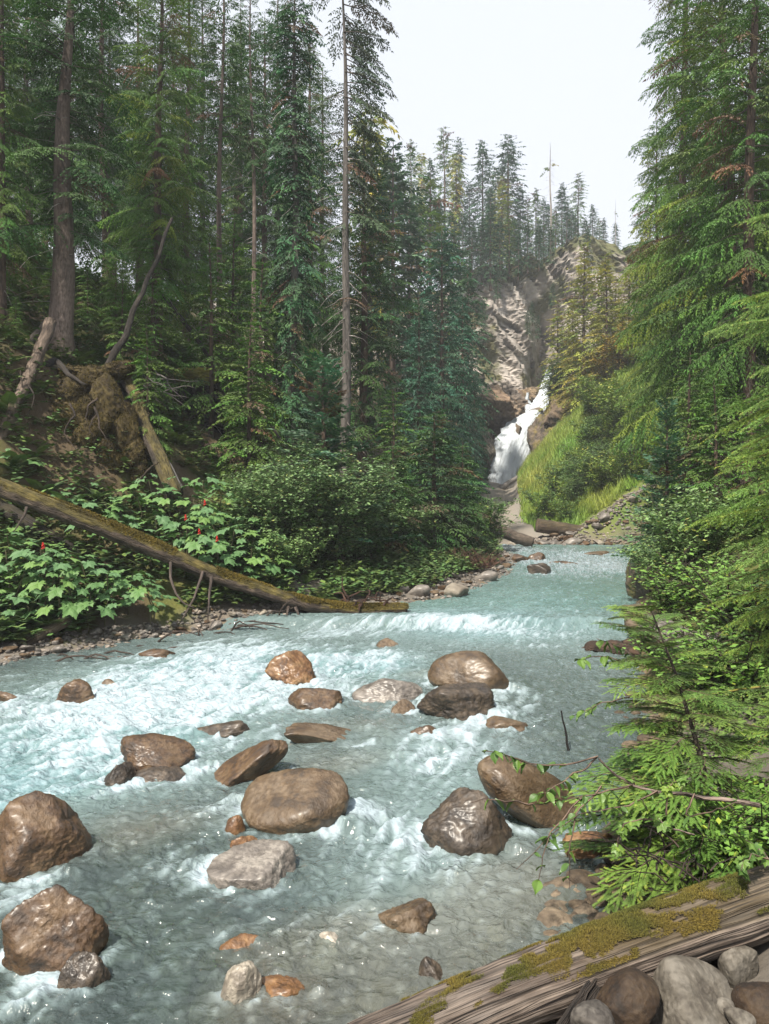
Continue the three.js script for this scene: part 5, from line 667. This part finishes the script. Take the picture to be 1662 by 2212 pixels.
// ================= STONES =================
const stoneGeos = [0, 1, 2, 3, 4, 5].map((i) => fitRock(rockGeo(500 + i, 5, { planes: 9, sharp: 10, rough: 0.06 }), [1, 0.62, 0.8], [0, i, 0], rockColor(['grey', 'tan', 'brown', 'grey', 'pale', 'brown'][i], 500 + i, 1)));
function stone(x, y, z, s, i, label, group, name = 'stone') { const m = mesh(name, stoneGeos[i % 6], i % 3 ? M.dryRock : M.wetRock, scene); m.position.set(x, y, z); m.rotation.set(0.3 * Math.sin(i * 3.3), i * 1.9, 0.3 * Math.cos(i * 2.1)); m.scale.set(s, s * (0.8 + 0.3 * Math.sin(i * 5)), s); return tag(m, label, 'stone', group); }
{
  const r = rngOf(101), peb = [];
  for (let i = 0; i < 120; i++) { const d = 16.8 + 15 * r(), x = leftBank(d) - 0.1 - 2.6 * Math.pow(r(), 1.1), s = 0.14 + 0.34 * Math.pow(r(), 2.2); stone(x, landHeight(x, -d) + s * 0.12, -d, s, i, 'loose stone lying on the left gravel bar', 'stones of the gravel bar'); }
  for (let i = 0; i < 70; i++) { const d = 11 + 5 * r(), x = leftBank(d) - 0.05 - 0.9 * r(), s = 0.12 + 0.22 * Math.pow(r(), 2); stone(x, landHeight(x, -d) + s * 0.12, -d, s, i + 7, 'rounded stone along the waterline under the broad-leaved plants', 'stones along the left waterline'); }
  for (let i = 0; i < 60; i++) { const px = 1100 + 280 * r(), d = 37.2 + 1.8 * r(), x = toX(px, d), s = 0.25 + 0.5 * Math.pow(r(), 2); stone(x, Math.max(0.9, landHeight(x, -d)) + s * 0.1, -d, s, i + 3, 'stone on the rocky far shore below the long log', 'stones of the far shore'); }
  for (const [px, py, d, s, i, l] of [[985, 1272, 18.4, 0.75, 4, 'largest pale slab at the edge of the gravel bar'], [930, 1262, 20.3, 0.6, 1, 'round tan rock in the middle of the gravel bar'], [905, 1283, 17.9, 0.6, 3, 'flat grey slab low on the gravel bar'], [1050, 1250, 22, 0.75, 3, 'moss-capped rock at the outer edge of the gravel bar'], [1235, 1168, 37.6, 1.1, 0, 'blue-grey boulder on the far shore']]) { const p = at(px, py, d); p.y = Math.max(landHeight(p.x, p.z), waterLevel(d)) + 0.06; stone(p.x, p.y, p.z, s, i, l, null, 'rock'); }
  for (let i = 0; i < 5200; i++) { const k = r(); let d, x; if (k < 0.5) { d = 16.6 + 16 * r(); x = leftBank(d) + 0.25 - 3.1 * r(); } else if (k < 0.75) { d = 9 + 7.5 * r(); x = leftBank(d) + 0.3 - 1.3 * r(); } else { d = 36.6 + 3 * r(); x = 7.5 + 7 * r(); } const s = 0.05 + 0.11 * r() * r() + (d > 30 ? 0.08 : 0); peb.push([x, landHeight(x, -d) + s * 0.15, -d, s, r() * 6.28, mulC(r() < 0.3 ? [1.2, 1.15, 1.1] : [0.8, 0.82, 0.84], 0.8 + 0.8 * r())]); }
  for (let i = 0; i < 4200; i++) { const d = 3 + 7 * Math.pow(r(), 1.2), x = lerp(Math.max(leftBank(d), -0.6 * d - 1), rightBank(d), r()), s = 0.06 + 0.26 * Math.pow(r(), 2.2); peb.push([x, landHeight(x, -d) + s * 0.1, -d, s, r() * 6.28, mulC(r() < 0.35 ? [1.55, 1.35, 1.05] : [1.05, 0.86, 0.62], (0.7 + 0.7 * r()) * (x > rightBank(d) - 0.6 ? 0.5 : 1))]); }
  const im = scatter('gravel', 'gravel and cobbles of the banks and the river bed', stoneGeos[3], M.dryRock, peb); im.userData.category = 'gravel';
}
// stones at the lower right under the near log
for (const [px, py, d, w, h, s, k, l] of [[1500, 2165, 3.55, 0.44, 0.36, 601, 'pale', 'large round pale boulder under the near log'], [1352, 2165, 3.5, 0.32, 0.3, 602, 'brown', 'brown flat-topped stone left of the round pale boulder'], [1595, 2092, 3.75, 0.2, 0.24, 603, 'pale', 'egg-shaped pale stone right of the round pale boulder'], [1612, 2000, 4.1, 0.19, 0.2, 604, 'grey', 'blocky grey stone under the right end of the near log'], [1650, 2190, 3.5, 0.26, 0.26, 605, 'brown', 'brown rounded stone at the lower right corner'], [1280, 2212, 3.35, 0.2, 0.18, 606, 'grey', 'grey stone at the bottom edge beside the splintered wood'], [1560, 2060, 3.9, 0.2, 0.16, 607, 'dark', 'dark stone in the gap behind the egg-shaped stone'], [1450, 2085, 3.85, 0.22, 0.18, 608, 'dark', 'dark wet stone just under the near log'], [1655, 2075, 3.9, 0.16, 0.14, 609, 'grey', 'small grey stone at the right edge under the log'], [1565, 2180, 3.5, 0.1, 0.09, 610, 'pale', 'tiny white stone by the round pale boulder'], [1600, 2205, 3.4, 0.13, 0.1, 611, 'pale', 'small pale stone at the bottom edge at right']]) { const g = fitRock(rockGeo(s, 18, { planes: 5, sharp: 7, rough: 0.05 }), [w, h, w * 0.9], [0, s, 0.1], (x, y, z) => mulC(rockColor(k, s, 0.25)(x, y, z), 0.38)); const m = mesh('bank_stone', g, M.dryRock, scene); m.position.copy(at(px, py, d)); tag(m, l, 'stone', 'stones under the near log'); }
// mossy rock wall at the right waterline
for (const [px, py, d, w, h, dp, s, l] of [[1430, 1275, 17, 1.0, 1.6, 4, 651, 'dark mossy rock wall dropping into the green pool'], [1400, 1345, 13.2, 1.2, 0.7, 2, 652, 'mossy ledge of rock sloping into the pool']]) { const g = fitRock(rockGeo(s, 30, { planes: 8, crag: 0.08, rough: 0.1 }), [w, h, dp], [0, 0, 0.1], (x, y, z) => mixC(mixC([0.035, 0.027, 0.02], [0.12, 0.09, 0.06], clamp(0.5 + fbm(x * 5, y * 3, z * 5, 3) * 1.4)), [0.09, 0.085, 0.02], smooth(0, 0.25, fbm(x * 2, y * 2, z * 2 + s, 3)))); const m = mesh('rock_wall', g, M.dryRock, scene); m.position.copy(at(px, py, d)); tag(m, l, 'rock', 'rocks of the right bank'); }
{ // brown brush of dead twigs on the gravel bar
  const r = rngOf(131), p = at(1000, 1222, 24), t = thing('dead_brush', 'reddish-brown brush of dead twigs lying on the gravel bar', 'brush', null, V(p.x, landHeight(p.x, p.z), p.z)), W = []; for (let i = 0; i < 260; i++) { const a = r() * 6.28, q = jit(r, 1), b = V(q * 0.9, 0.05, jit(r, 0.4)), e = b.clone().add(V(Math.cos(a) * 0.6, 0.15 + 0.55 * r(), Math.sin(a) * 0.5)); W.push(tube([b, b.clone().lerp(e, 0.5).add(V(jit(r, 0.1), 0.08, 0)), e], [0.012, 0.009, 0.004], 3, { caps: false, color: () => mulC([0.12, 0.06, 0.04], 0.6 + 0.8 * r()) })); } mesh('twigs', join(W), M.bark, t); stuff(t.children[0]);
}
console.log('stones');

// ================= NEAR RIGHT: NEEDLED BOUGHS, LOG, BRANCH =================
// a bough built down to its needles, along +x; o: L, droop, rise, all-round needles or two ranks
function needleBough(seed, o) {
  const r = rngOf(seed), S = new Soup(), W = [], L = o.L, n = Math.round(L / o.step), axis = (t) => V(t * L, (o.rise * t - o.droop * t * t) * L, 0.05 * L * Math.sin(t * 4 + seed));
  const A = []; for (let i = 0; i <= 8; i++) A.push(axis(i / 8)); W.push(tube(A, A.map((_, i) => lerp(o.wood, 0.003, i / 8)), 5, { caps: false, color: (al, a, up, x, y, z) => mixC(BARK.brown[1], [0.22, 0.20, 0.03], (o.moss ?? 0) * smooth(-0.2, 0.3, up + noise(al * 9, a, seed))) }));
  const twig = (p, f, len) => {
    const s = V(-f.z, jit(r, 0.25), f.x).normalize(), u = V(0, 0, 0).crossVectors(s, f).normalize(), m = Math.max(4, Math.round(len / o.gap)), t0 = 1 + jit(r, 0.2), tip = r() < 0.35 ? 1.35 : 1; const q = p.clone(), dir = f.clone();
    for (let i = 0; i < m; i++) { dir.y -= o.hang * len / m; q.addScaledVector(dir, len / m); const k = i / m, nl = o.needle * (1.05 - 0.5 * k) * (0.85 + 0.3 * r());
      for (let j = 0; j < o.per; j++) { const a = o.round ? r() * 6.28 : (j % 2 ? 0.12 : Math.PI - 0.12) + jit(r, 0.3), d = s.clone().multiplyScalar(Math.cos(a)).addScaledVector(u, Math.sin(a) * (o.round ? 1 : 0.5)).addScaledVector(dir, 0.55).normalize(), e = q.clone().addScaledVector(d, nl), wv = V(0, 0, 0).crossVectors(d, o.round ? V(r() - 0.5, r() - 0.5, r() - 0.5) : u).normalize().multiplyScalar(o.nw), g = t0 * (0.85 + 0.3 * r()) * (k > 0.6 ? tip : 1); S.tri(q.clone().add(wv), q.clone().sub(wv), e, [g * (k > 0.6 ? tip : 1), g, g]); } }
    W.push(tube([p, p.clone().lerp(q, 0.5), q], [0.0018, 0.0014, 0.0008], 3, { caps: false, color: () => [0.10, 0.085, 0.03] }));
  };
  for (let i = 0; i < n; i++) {
    const t = lerp(0.1, 1, (i + 0.7 * r()) / n), p = axis(t), sd = i % 2 ? 1 : -1, a = sd * (0.8 + jit(r, 0.2)), len = (o.spread * L * Math.pow(1 - t, 0.7) * Math.min(1, 0.5 + 2 * t) + 0.07) * (0.7 + 0.5 * r()), f = V(Math.cos(a), (o.rise - 2 * o.droop * t) * 0.5 - 0.05, Math.sin(a)).normalize();
    const m = Math.max(1, Math.round(len / (o.step * 0.9))); let q = p.clone(), dir = f.clone();
    for (let k = 0; k < m; k++) { dir.y -= o.hang * 0.6 * len / m; const st = len / m; for (const s2 of [-1, 1]) if (r() < 0.85) { const b = s2 * (0.75 + jit(r, 0.2)); twig(q.clone().addScaledVector(dir, st * (0.3 + 0.4 * r())), V(dir.x * Math.cos(b) - dir.z * Math.sin(b), dir.y, dir.x * Math.sin(b) + dir.z * Math.cos(b)).normalize(), o.twig * (0.6 + 0.6 * r()) * (1.1 - 0.5 * k / m)); } const from = q.clone(); q.addScaledVector(dir, st); twig(from, dir.clone(), st * 1.1); }
    twig(q, dir, o.twig); W.push(tube([p, p.clone().lerp(q, 0.5).add(V(0, 0.01, 0)), q], [0.0036, 0.0026, 0.0012], 3, { caps: false, color: () => [0.09, 0.07, 0.03] }));
  }
  twig(axis(1), V(1, o.rise - 2 * o.droop, 0).normalize(), o.twig * 1.4);
  return { wood: join(W), needles: S.geo() };
}
const nearHem = [1, 2, 3].map((s) => needleBough(s, { L: 0.85, step: 0.05, droop: 0.3, rise: 0.12, wood: 0.007, gap: 0.0055, needle: 0.019, nw: 0.0028, per: 2, hang: 0.7, spread: 0.36, twig: 0.11 }));
const nearSpr = [4, 5, 6].map((s) => needleBough(s, { L: 1.7, step: 0.085, droop: 0.2, rise: 0.08, wood: 0.02, gap: 0.010, needle: 0.026, nw: 0.0032, per: 4, round: true, hang: 0.9, spread: 0.3, twig: 0.17, moss: 1 }));
console.log('needles', nearHem.map((b) => b.needles.attributes.position.count / 3), nearSpr.map((b) => b.needles.attributes.position.count / 3));
const tinted = (c, o) => { const m = leafy({ roughness: 0.55, transmission: 0.3, specularIntensity: 0.7, ...o }); m.color.setRGB(...c); return m; };
const hemMats = [tinted([0.09, 0.19, 0.03]), tinted([0.12, 0.235, 0.036]), tinted([0.15, 0.26, 0.04])], sprMats = [tinted([0.16, 0.30, 0.06]), tinted([0.21, 0.35, 0.085]), tinted([0.19, 0.31, 0.05])];
function boughOn(t, lib, mats, r, p, az, pitch, s) { const k = Math.floor(r() * 3), b = new THREE.Group(); b.name = 'bough'; b.position.copy(p); b.rotation.set(jit(r, 0.25), az, pitch, 'YZX'); b.scale.set(s, s, s); t.add(b); mesh('branch', lib[k].wood, M.bark, b); mesh('needles', lib[k].needles, mats[Math.floor(r() * 3)], b); }
{ // hemlock sapling in front
  const r = rngOf(201), b = at(1545, 1830, 4.9), top = at(1415, 1325, 5.6), t = thing('hemlock_sapling', 'bright green hemlock sapling leaning over the water in the right foreground', 'tree', 'near conifers of the right bank', b), q = top.clone().sub(b), c = curvePoints([V(0, -0.3, 0), q.clone().multiplyScalar(0.4).add(V(0.06, 0, 0)), q], 12, 0.03, 5);
  mesh('trunk', tube(c, c.map((_, i) => lerp(0.03, 0.006, i / 12)), 8, { color: barkColor(BARK.dark, 3) }), M.bark, t);
  for (let i = 0; i < 84; i++) { const u = 0.06 + 0.94 * (i + r()) / 84, p = c[Math.min(11, Math.floor(u * 12))].clone().lerp(c[Math.min(12, Math.floor(u * 12) + 1)], (u * 12) % 1), az = i * 2.4 + jit(r, 0.5), toLeft = Math.cos(az - Math.PI); boughOn(t, nearHem, hemMats, r, p, az, lerp(-0.05, 0.45, u * u) + jit(r, 0.15), (0.95 - 0.62 * u) * (0.75 + 0.4 * r()) * (1 + 0.25 * toLeft)); }
}
{ // second sapling at the right edge
  const r = rngOf(203), b = at(1700, 1900, 4.6), q = at(1690, 1500, 5.2).sub(b), t = thing('hemlock_sapling', 'hemlock sapling at the right edge behind the moss-covered log', 'tree', 'near conifers of the right bank', b), c = curvePoints([V(0, -0.3, 0), q.clone().multiplyScalar(0.5), q], 8);
  mesh('trunk', tube(c, c.map((_, i) => lerp(0.025, 0.006, i / 8)), 6, { color: barkColor(BARK.dark, 3) }), M.bark, t);
  for (let i = 0; i < 40; i++) { const u = 0.05 + 0.95 * (i + r()) / 40, p = c[Math.min(8, Math.round(u * 8))].clone(); boughOn(t, nearHem, hemMats, r, p, i * 2.4 + jit(r, 0.5), lerp(-0.1, 0.4, u * u) + jit(r, 0.15), (0.8 - 0.45 * u) * (0.75 + 0.4 * r())); }
}
{ // spruce whose mossy boughs hang in from the right
  const r = rngOf(205), b = V(5.0, 0.9, -7.4), t = thing('spruce_tree', 'near spruce whose long mossy boughs hang in from the right edge', 'tree', 'near conifers of the right bank', b), c = curvePoints([V(0, -0.5, 0), V(0.05, 4, 0), V(0, 8, 0)], 8);
  mesh('trunk', tube(c, c.map((_, i) => lerp(0.15, 0.06, i / 8)), 10, { color: barkColor(BARK.brown, 3) }), M.bark, t);
  for (let i = 0; i < 62; i++) { const u = (i + r()) / 62, y = -0.3 + 5.2 * u, az = Math.PI + jit(r, 1.25) - 0.25, p = V(0, y, 0); boughOn(t, nearSpr, sprMats, r, p, az, -0.28 + 0.25 * u + jit(r, 0.16), (1.12 - 0.42 * u) * (0.75 + 0.4 * r())); }
}
// the near log
{
  const P0 = at(770, 2290, 3.45), P1 = at(1100, 2150, 3.62), P2 = at(1400, 2035, 3.8), P3 = at(1760, 1915, 4.05), P4 = at(2120, 1815, 4.35), t = thing('weathered_log', 'big weathered log with orange-green moss crossing the lower right corner', 'log', null, P0), n = 190, cv = new THREE.CatmullRomCurve3([P0, P1, P2, P3, P4]), pts = [], rad = []; for (let i = 0; i <= n; i++) { pts.push(cv.getPoint(i / n).sub(P0)); rad.push(lerp(0.145, 0.175, i / n) * (1 + 0.05 * noise(i * 0.09, 3, 1))); }
  const grain = (al, a) => { const q = a * 3.2 + 0.35 * noise(al * 1.6, a * 1.2, 3); return ridged(Math.cos(a) * 2.6 + 0.25 * noise(al * 1.3, a, 4), al * 0.55, Math.sin(a) * 2.6, 4); };
  mesh('trunk', tube(pts, rad, 110, { shape: (al, a) => 1 + 0.085 * (grain(al, a) - 0.35) - 0.09 * smooth(0.45, 0.9, ridged(Math.cos(a) * 6 + 0.4 * noise(al * 1.1, a, 9), al * 0.35, Math.sin(a) * 6, 2)) + 0.03 * noise(Math.cos(a) * 9, al * 1.1, Math.sin(a) * 9) + 0.04 * fbm(Math.cos(a) * 1.2, al * 0.9, Math.sin(a) * 1.2 + 4, 3), color: (al, a, up, x, y, z, f) => { const m = fbm(x * 4 + y * 3, y * 22, z * 22, 4), k = fbm(al * 1.2, a * 1.5, 6, 3), fine = noise(al * 4, Math.cos(a) * 30, Math.sin(a) * 30); let c = mixC([0.085, 0.06, 0.045], [0.25, 0.2, 0.16], clamp(0.5 + m * 1.2 + fine * 0.5)); c = mixC(c, [0.34, 0.29, 0.25], 0.6 * smooth(0.1, 0.4, k + 0.1)); const u = al / 3.6, ms = smooth(0.0, 0.25, up - 0.25 + 0.7 * k) * smooth(0.28, 0.4, u) * smooth(0.86, 0.7, u); c = mixC(c, [0.13, 0.095, 0.03], ms * 0.5); return mulC(c, 1.15); } }), new THREE.MeshStandardMaterial({ vertexColors: true, roughness: 0.8, map: rep(fibreCol, 1.7, 0.5), bumpMap: rep(fibreCol, 1.7, 0.5), bumpScale: 0.03 }), t);
  const r = rngOf(207), spots = []; for (let i = 0; i < 42000; i++) { const u = 0.12 + 0.76 * r(), a = jit(r, 1.3) - 0.15, p = cv.getPoint(u * 0.75), tg = cv.getTangent(u * 0.75), sd = V(0, 0, 0).crossVectors(V(0, 1, 0), tg).normalize(), up = V(0, 0, 0).crossVectors(tg, sd).normalize(), nn = up.multiplyScalar(Math.cos(a)).addScaledVector(sd, -Math.sin(a)); const dens = fbm(u * 11, a * 1.6, 5, 3) + 0.42 * Math.exp(-(((u - 0.66) / 0.15) ** 2) - ((a + 0.1) / 0.75) ** 2) + 0.3 * Math.exp(-(((u - 0.42) / 0.12) ** 2) - ((a - 0.45) / 0.3) ** 2); if (dens < 0.12 + 0.06 * Math.sin(i)) continue; const R = lerp(0.145, 0.175, u); spots.push([p.addScaledVector(nn, R * 0.98).sub(P0), nn]); } mossOn(t, spots, 0.014, 11, [0.06, 0.07, 0.011], [0.135, 0.10, 0.02]);
  console.log('moss tufts', spots.length);
  const sp = thing('splintered_wood', 'splintered dark snag of wood sticking out under the near log', 'wood', null, at(1180, 2260, 3.3)); for (let i = 0; i < 7; i++) { const c = [at(1165 + i * 9, 2275, 3.28), at(1222 + i * 8, 2195 + 3 * Math.sin(i * 4), 3.4 + 0.01 * i), at(1272 + i * 7, 2120 + 9 * Math.sin(i * 2.3), 3.55 + 0.012 * i)].map((p) => p.sub(sp.position)); mesh('splinter', tube(curvePoints(c, 10, 0.012, i), Array.from({ length: 11 }, (_, j) => 0.017 * (1 - 0.4 * j / 10) * (1 + 0.3 * noise(j * 0.8, i, 1))), 5, { color: barkColor([[0.03, 0.022, 0.016], [0.13, 0.095, 0.07]], i) }), M.wood, sp); }
}
// alder branch reaching over the leaning boulder
const alderLeaf = (() => { const S = new Soup(), n = 8; const P = (t, s) => V(s * 0.36 * Math.sin(Math.PI * Math.pow(t, 0.8)) * (1 - 0.25 * t) + 0.02 * s * Math.sin(t * 40), 0.12 * Math.abs(s) - 0.22 * t * t, t); for (let i = 0; i < n; i++) { const a = i / n, b = (i + 1) / n; for (const s of [-1, 1]) { S.quad(P(a, 0), P(b, 0), P(b, s), P(a, s), s > 0 ? [1, 1, 1] : [0.92, 0.92, 0.9]); } } return S.geo(); })();
const mapleLeaf = palmate(9);
const leafMats = [[0.075, 0.15, 0.035], [0.11, 0.2, 0.035], [0.17, 0.26, 0.04], [0.06, 0.125, 0.04]].map((c) => tinted(c, { roughness: 0.45 }));
function leafyBranch(name, label, stems, o) { // stems: lists of points; leaves along the later ones
  const t = thing(name, label, 'branch', o.group, stems[0][0]), r = rngOf(o.seed), o0 = stems[0][0];
  stems.forEach((pts, k) => { const c = curvePoints(pts.map((p) => p.clone().sub(o0)), 12, o.wob ?? 0.02, k + o.seed); mesh(k ? 'twig' : 'main_stem', tube(c, c.map((_, i) => lerp(k ? 0.006 : o.r, k ? 0.002 : o.r * 0.35, i / 12)), 6, { color: barkColor(k ? BARK.brown : BARK.cedar, k) }), M.bark, t);
    const q = o.leaves[k] ?? 0; for (let i = 0; i < q; i++) { const u = 0.25 + 0.75 * (i + r()) / q, p = c[Math.round(u * 12)], l = mesh('leaf', o.shape === 'maple' ? mapleLeaf : alderLeaf, leafMats[(o.tone ?? 0) + Math.floor(r() * 2)], t), s = o.size * (0.65 + 0.6 * r()); l.position.copy(p); l.rotation.set(0.5 + jit(r, 0.5), r() * 6.28, jit(r, 0.5), 'YXZ'); l.scale.set(s, s, s); } });
}
leafyBranch('alder_branch', 'pale crooked alder branch with serrated leaves over the leaning boulder', [[at(1640, 1740, 4.3), at(1480, 1715, 4.25), at(1370, 1695, 4.2), at(1290, 1638, 4.2)], [at(1290, 1638, 4.2), at(1200, 1655, 4.1), at(1120, 1640, 4.05), at(1050, 1625, 4.0)], [at(1370, 1695, 4.2), at(1260, 1720, 4.1), at(1150, 1740, 4.05)], [at(1290, 1638, 4.2), at(1220, 1690, 4.1), at(1160, 1715, 4.0)], [at(1420, 1705, 4.2), at(1340, 1745, 4.1), at(1250, 1760, 4.0), at(1120, 1880, 3.95)], [at(1260, 1720, 4.1), at(1190, 1800, 4.0), at(1165, 1900, 3.95)], [at(1500, 1715, 4.2), at(1480, 1760, 4.1), at(1540, 1750, 4.0), at(1590, 1735, 4.0)], [at(1300, 1700, 4.15), at(1240, 1780, 4.0), at(1230, 1920, 3.9)], [at(1150, 1740, 4.05), at(1090, 1725, 4.0), at(1020, 1732, 4.0)]], { seed: 301, r: 0.015, leaves: [10, 18, 18, 14, 10, 8, 4, 7, 3], size: 0.07, group: 'branches over the right shallows' });
leafyBranch('alder_branch', 'dark-leaved alder twig reaching left above the drowned driftwood', [[at(1400, 1440, 5.6), at(1340, 1400, 5.7), at(1290, 1380, 5.8)], [at(1380, 1440, 5.6), at(1300, 1420, 5.7), at(1240, 1425, 5.7)], [at(1370, 1500, 5.5), at(1300, 1520, 5.5), at(1240, 1545, 5.5)]], { seed: 303, r: 0.008, leaves: [8, 9, 10], size: 0.085, group: 'branches over the right shallows' });
leafyBranch('maple_branch', 'lime-green maple sprig above the near log', [[at(1500, 1800, 4.2), at(1420, 1770, 4.1), at(1380, 1720, 4.05)], [at(1420, 1770, 4.1), at(1350, 1780, 4.0), at(1330, 1850, 3.95)], [at(1440, 1760, 4.1), at(1440, 1700, 4.1), at(1480, 1680, 4.1)]], { seed: 305, r: 0.006, leaves: [10, 12, 10], size: 0.075, shape: 'maple', tone: 1, group: 'branches over the right shallows' });
leafyBranch('maple_branch', 'cluster of broad and yellow-green leaves at the right edge above the log', [[at(1680, 1880, 4.0), at(1630, 1830, 3.95), at(1590, 1800, 3.9)], [at(1670, 1860, 3.9), at(1620, 1850, 3.85), at(1600, 1880, 3.8)]], { seed: 307, r: 0.006, leaves: [8, 9], size: 0.09, shape: 'maple', tone: 0, group: 'branches over the right shallows' });
{ const pts = [at(1228, 1630, 7.9), at(1224, 1590, 7.9), at(1212, 1535, 7.9)].map((p) => p); const c = curvePoints(pts, 6, 0.01, 3), m = mesh('upright_stick', tube(c.map((p) => p.clone().sub(pts[0])), c.map((_, i) => lerp(0.016, 0.008, i / 6)), 6, { color: () => [0.02, 0.017, 0.015] }), M.wood, scene); m.position.copy(pts[0]); tag(m, 'black upright stick standing over the water beside the sapling', 'stick'); }
{ const r = rngOf(311); for (let i = 0; i < 24; i++) { const p0 = at(1330 + r() * 230, 1830 + r() * 90, 4.2 + jit(r, 0.15)), p2 = p0.clone().add(V(jit(r, 0.35), 0.02 + 0.12 * r(), jit(r, 0.2))), c = curvePoints([p0, p0.clone().lerp(p2, 0.5).add(V(0, 0.04, 0)), p2], 6, 0.03, i), m = mesh('dead_twig', tube(c.map((v) => v.clone().sub(p0)), c.map((_, j) => lerp(0.006, 0.002, j / 6)), 4, { color: barkColor(BARK.brown, i) }), M.wood, scene); m.position.copy(p0); tag(m, 'thin dead twig in the tangle above the near log', 'twig', 'dead twigs above the near log'); } }
for (const [px, py, d, s, l] of [[1560, 1790, 4.7, 0.8, 'small-leaved bright shrub behind the alder branch'], [1650, 1780, 4.6, 0.9, 'small-leaved bright shrub at the right edge above the log'], [1480, 1740, 5.3, 0.8, 'small-leaved bright shrub under the hemlock sapling']]) { const p = at(px, py, d), t = thing('leafy_shrub', l, 'shrub', 'shrubs of the near right bank', p); p.y -= 0.25; t.position.copy(p); t.scale.set(s, s, s); t.rotation.y = px; mesh('stems', B.lowGreen.wood, M.bark, t); mesh('foliage', B.lowGreen.leaves, M.leaf, t); }
for (const [px, d, s] of [[1470, 9.5, 1.5], [1540, 8.6, 1.6], [1600, 8.2, 1.5], [1510, 11, 1.7], [1580, 10, 1.7], [1640, 9, 1.6], [1450, 12, 1.6], [1430, 10.5, 1.2]]) { const x = toX(px, d), t = thing('leafy_shrub', 'low bright shrub on the bank under the near spruce boughs', 'shrub', 'shrubs under the near spruce', V(x, landHeight(x, -d) - 0.1, -d)); t.scale.set(s, s, s); t.rotation.y = px; mesh('stems', B.lowGreen.wood, M.bark, t); mesh('foliage', B.lowGreen.leaves, M.leaf, t); }
console.log('near');
renderer.render(scene, camera);
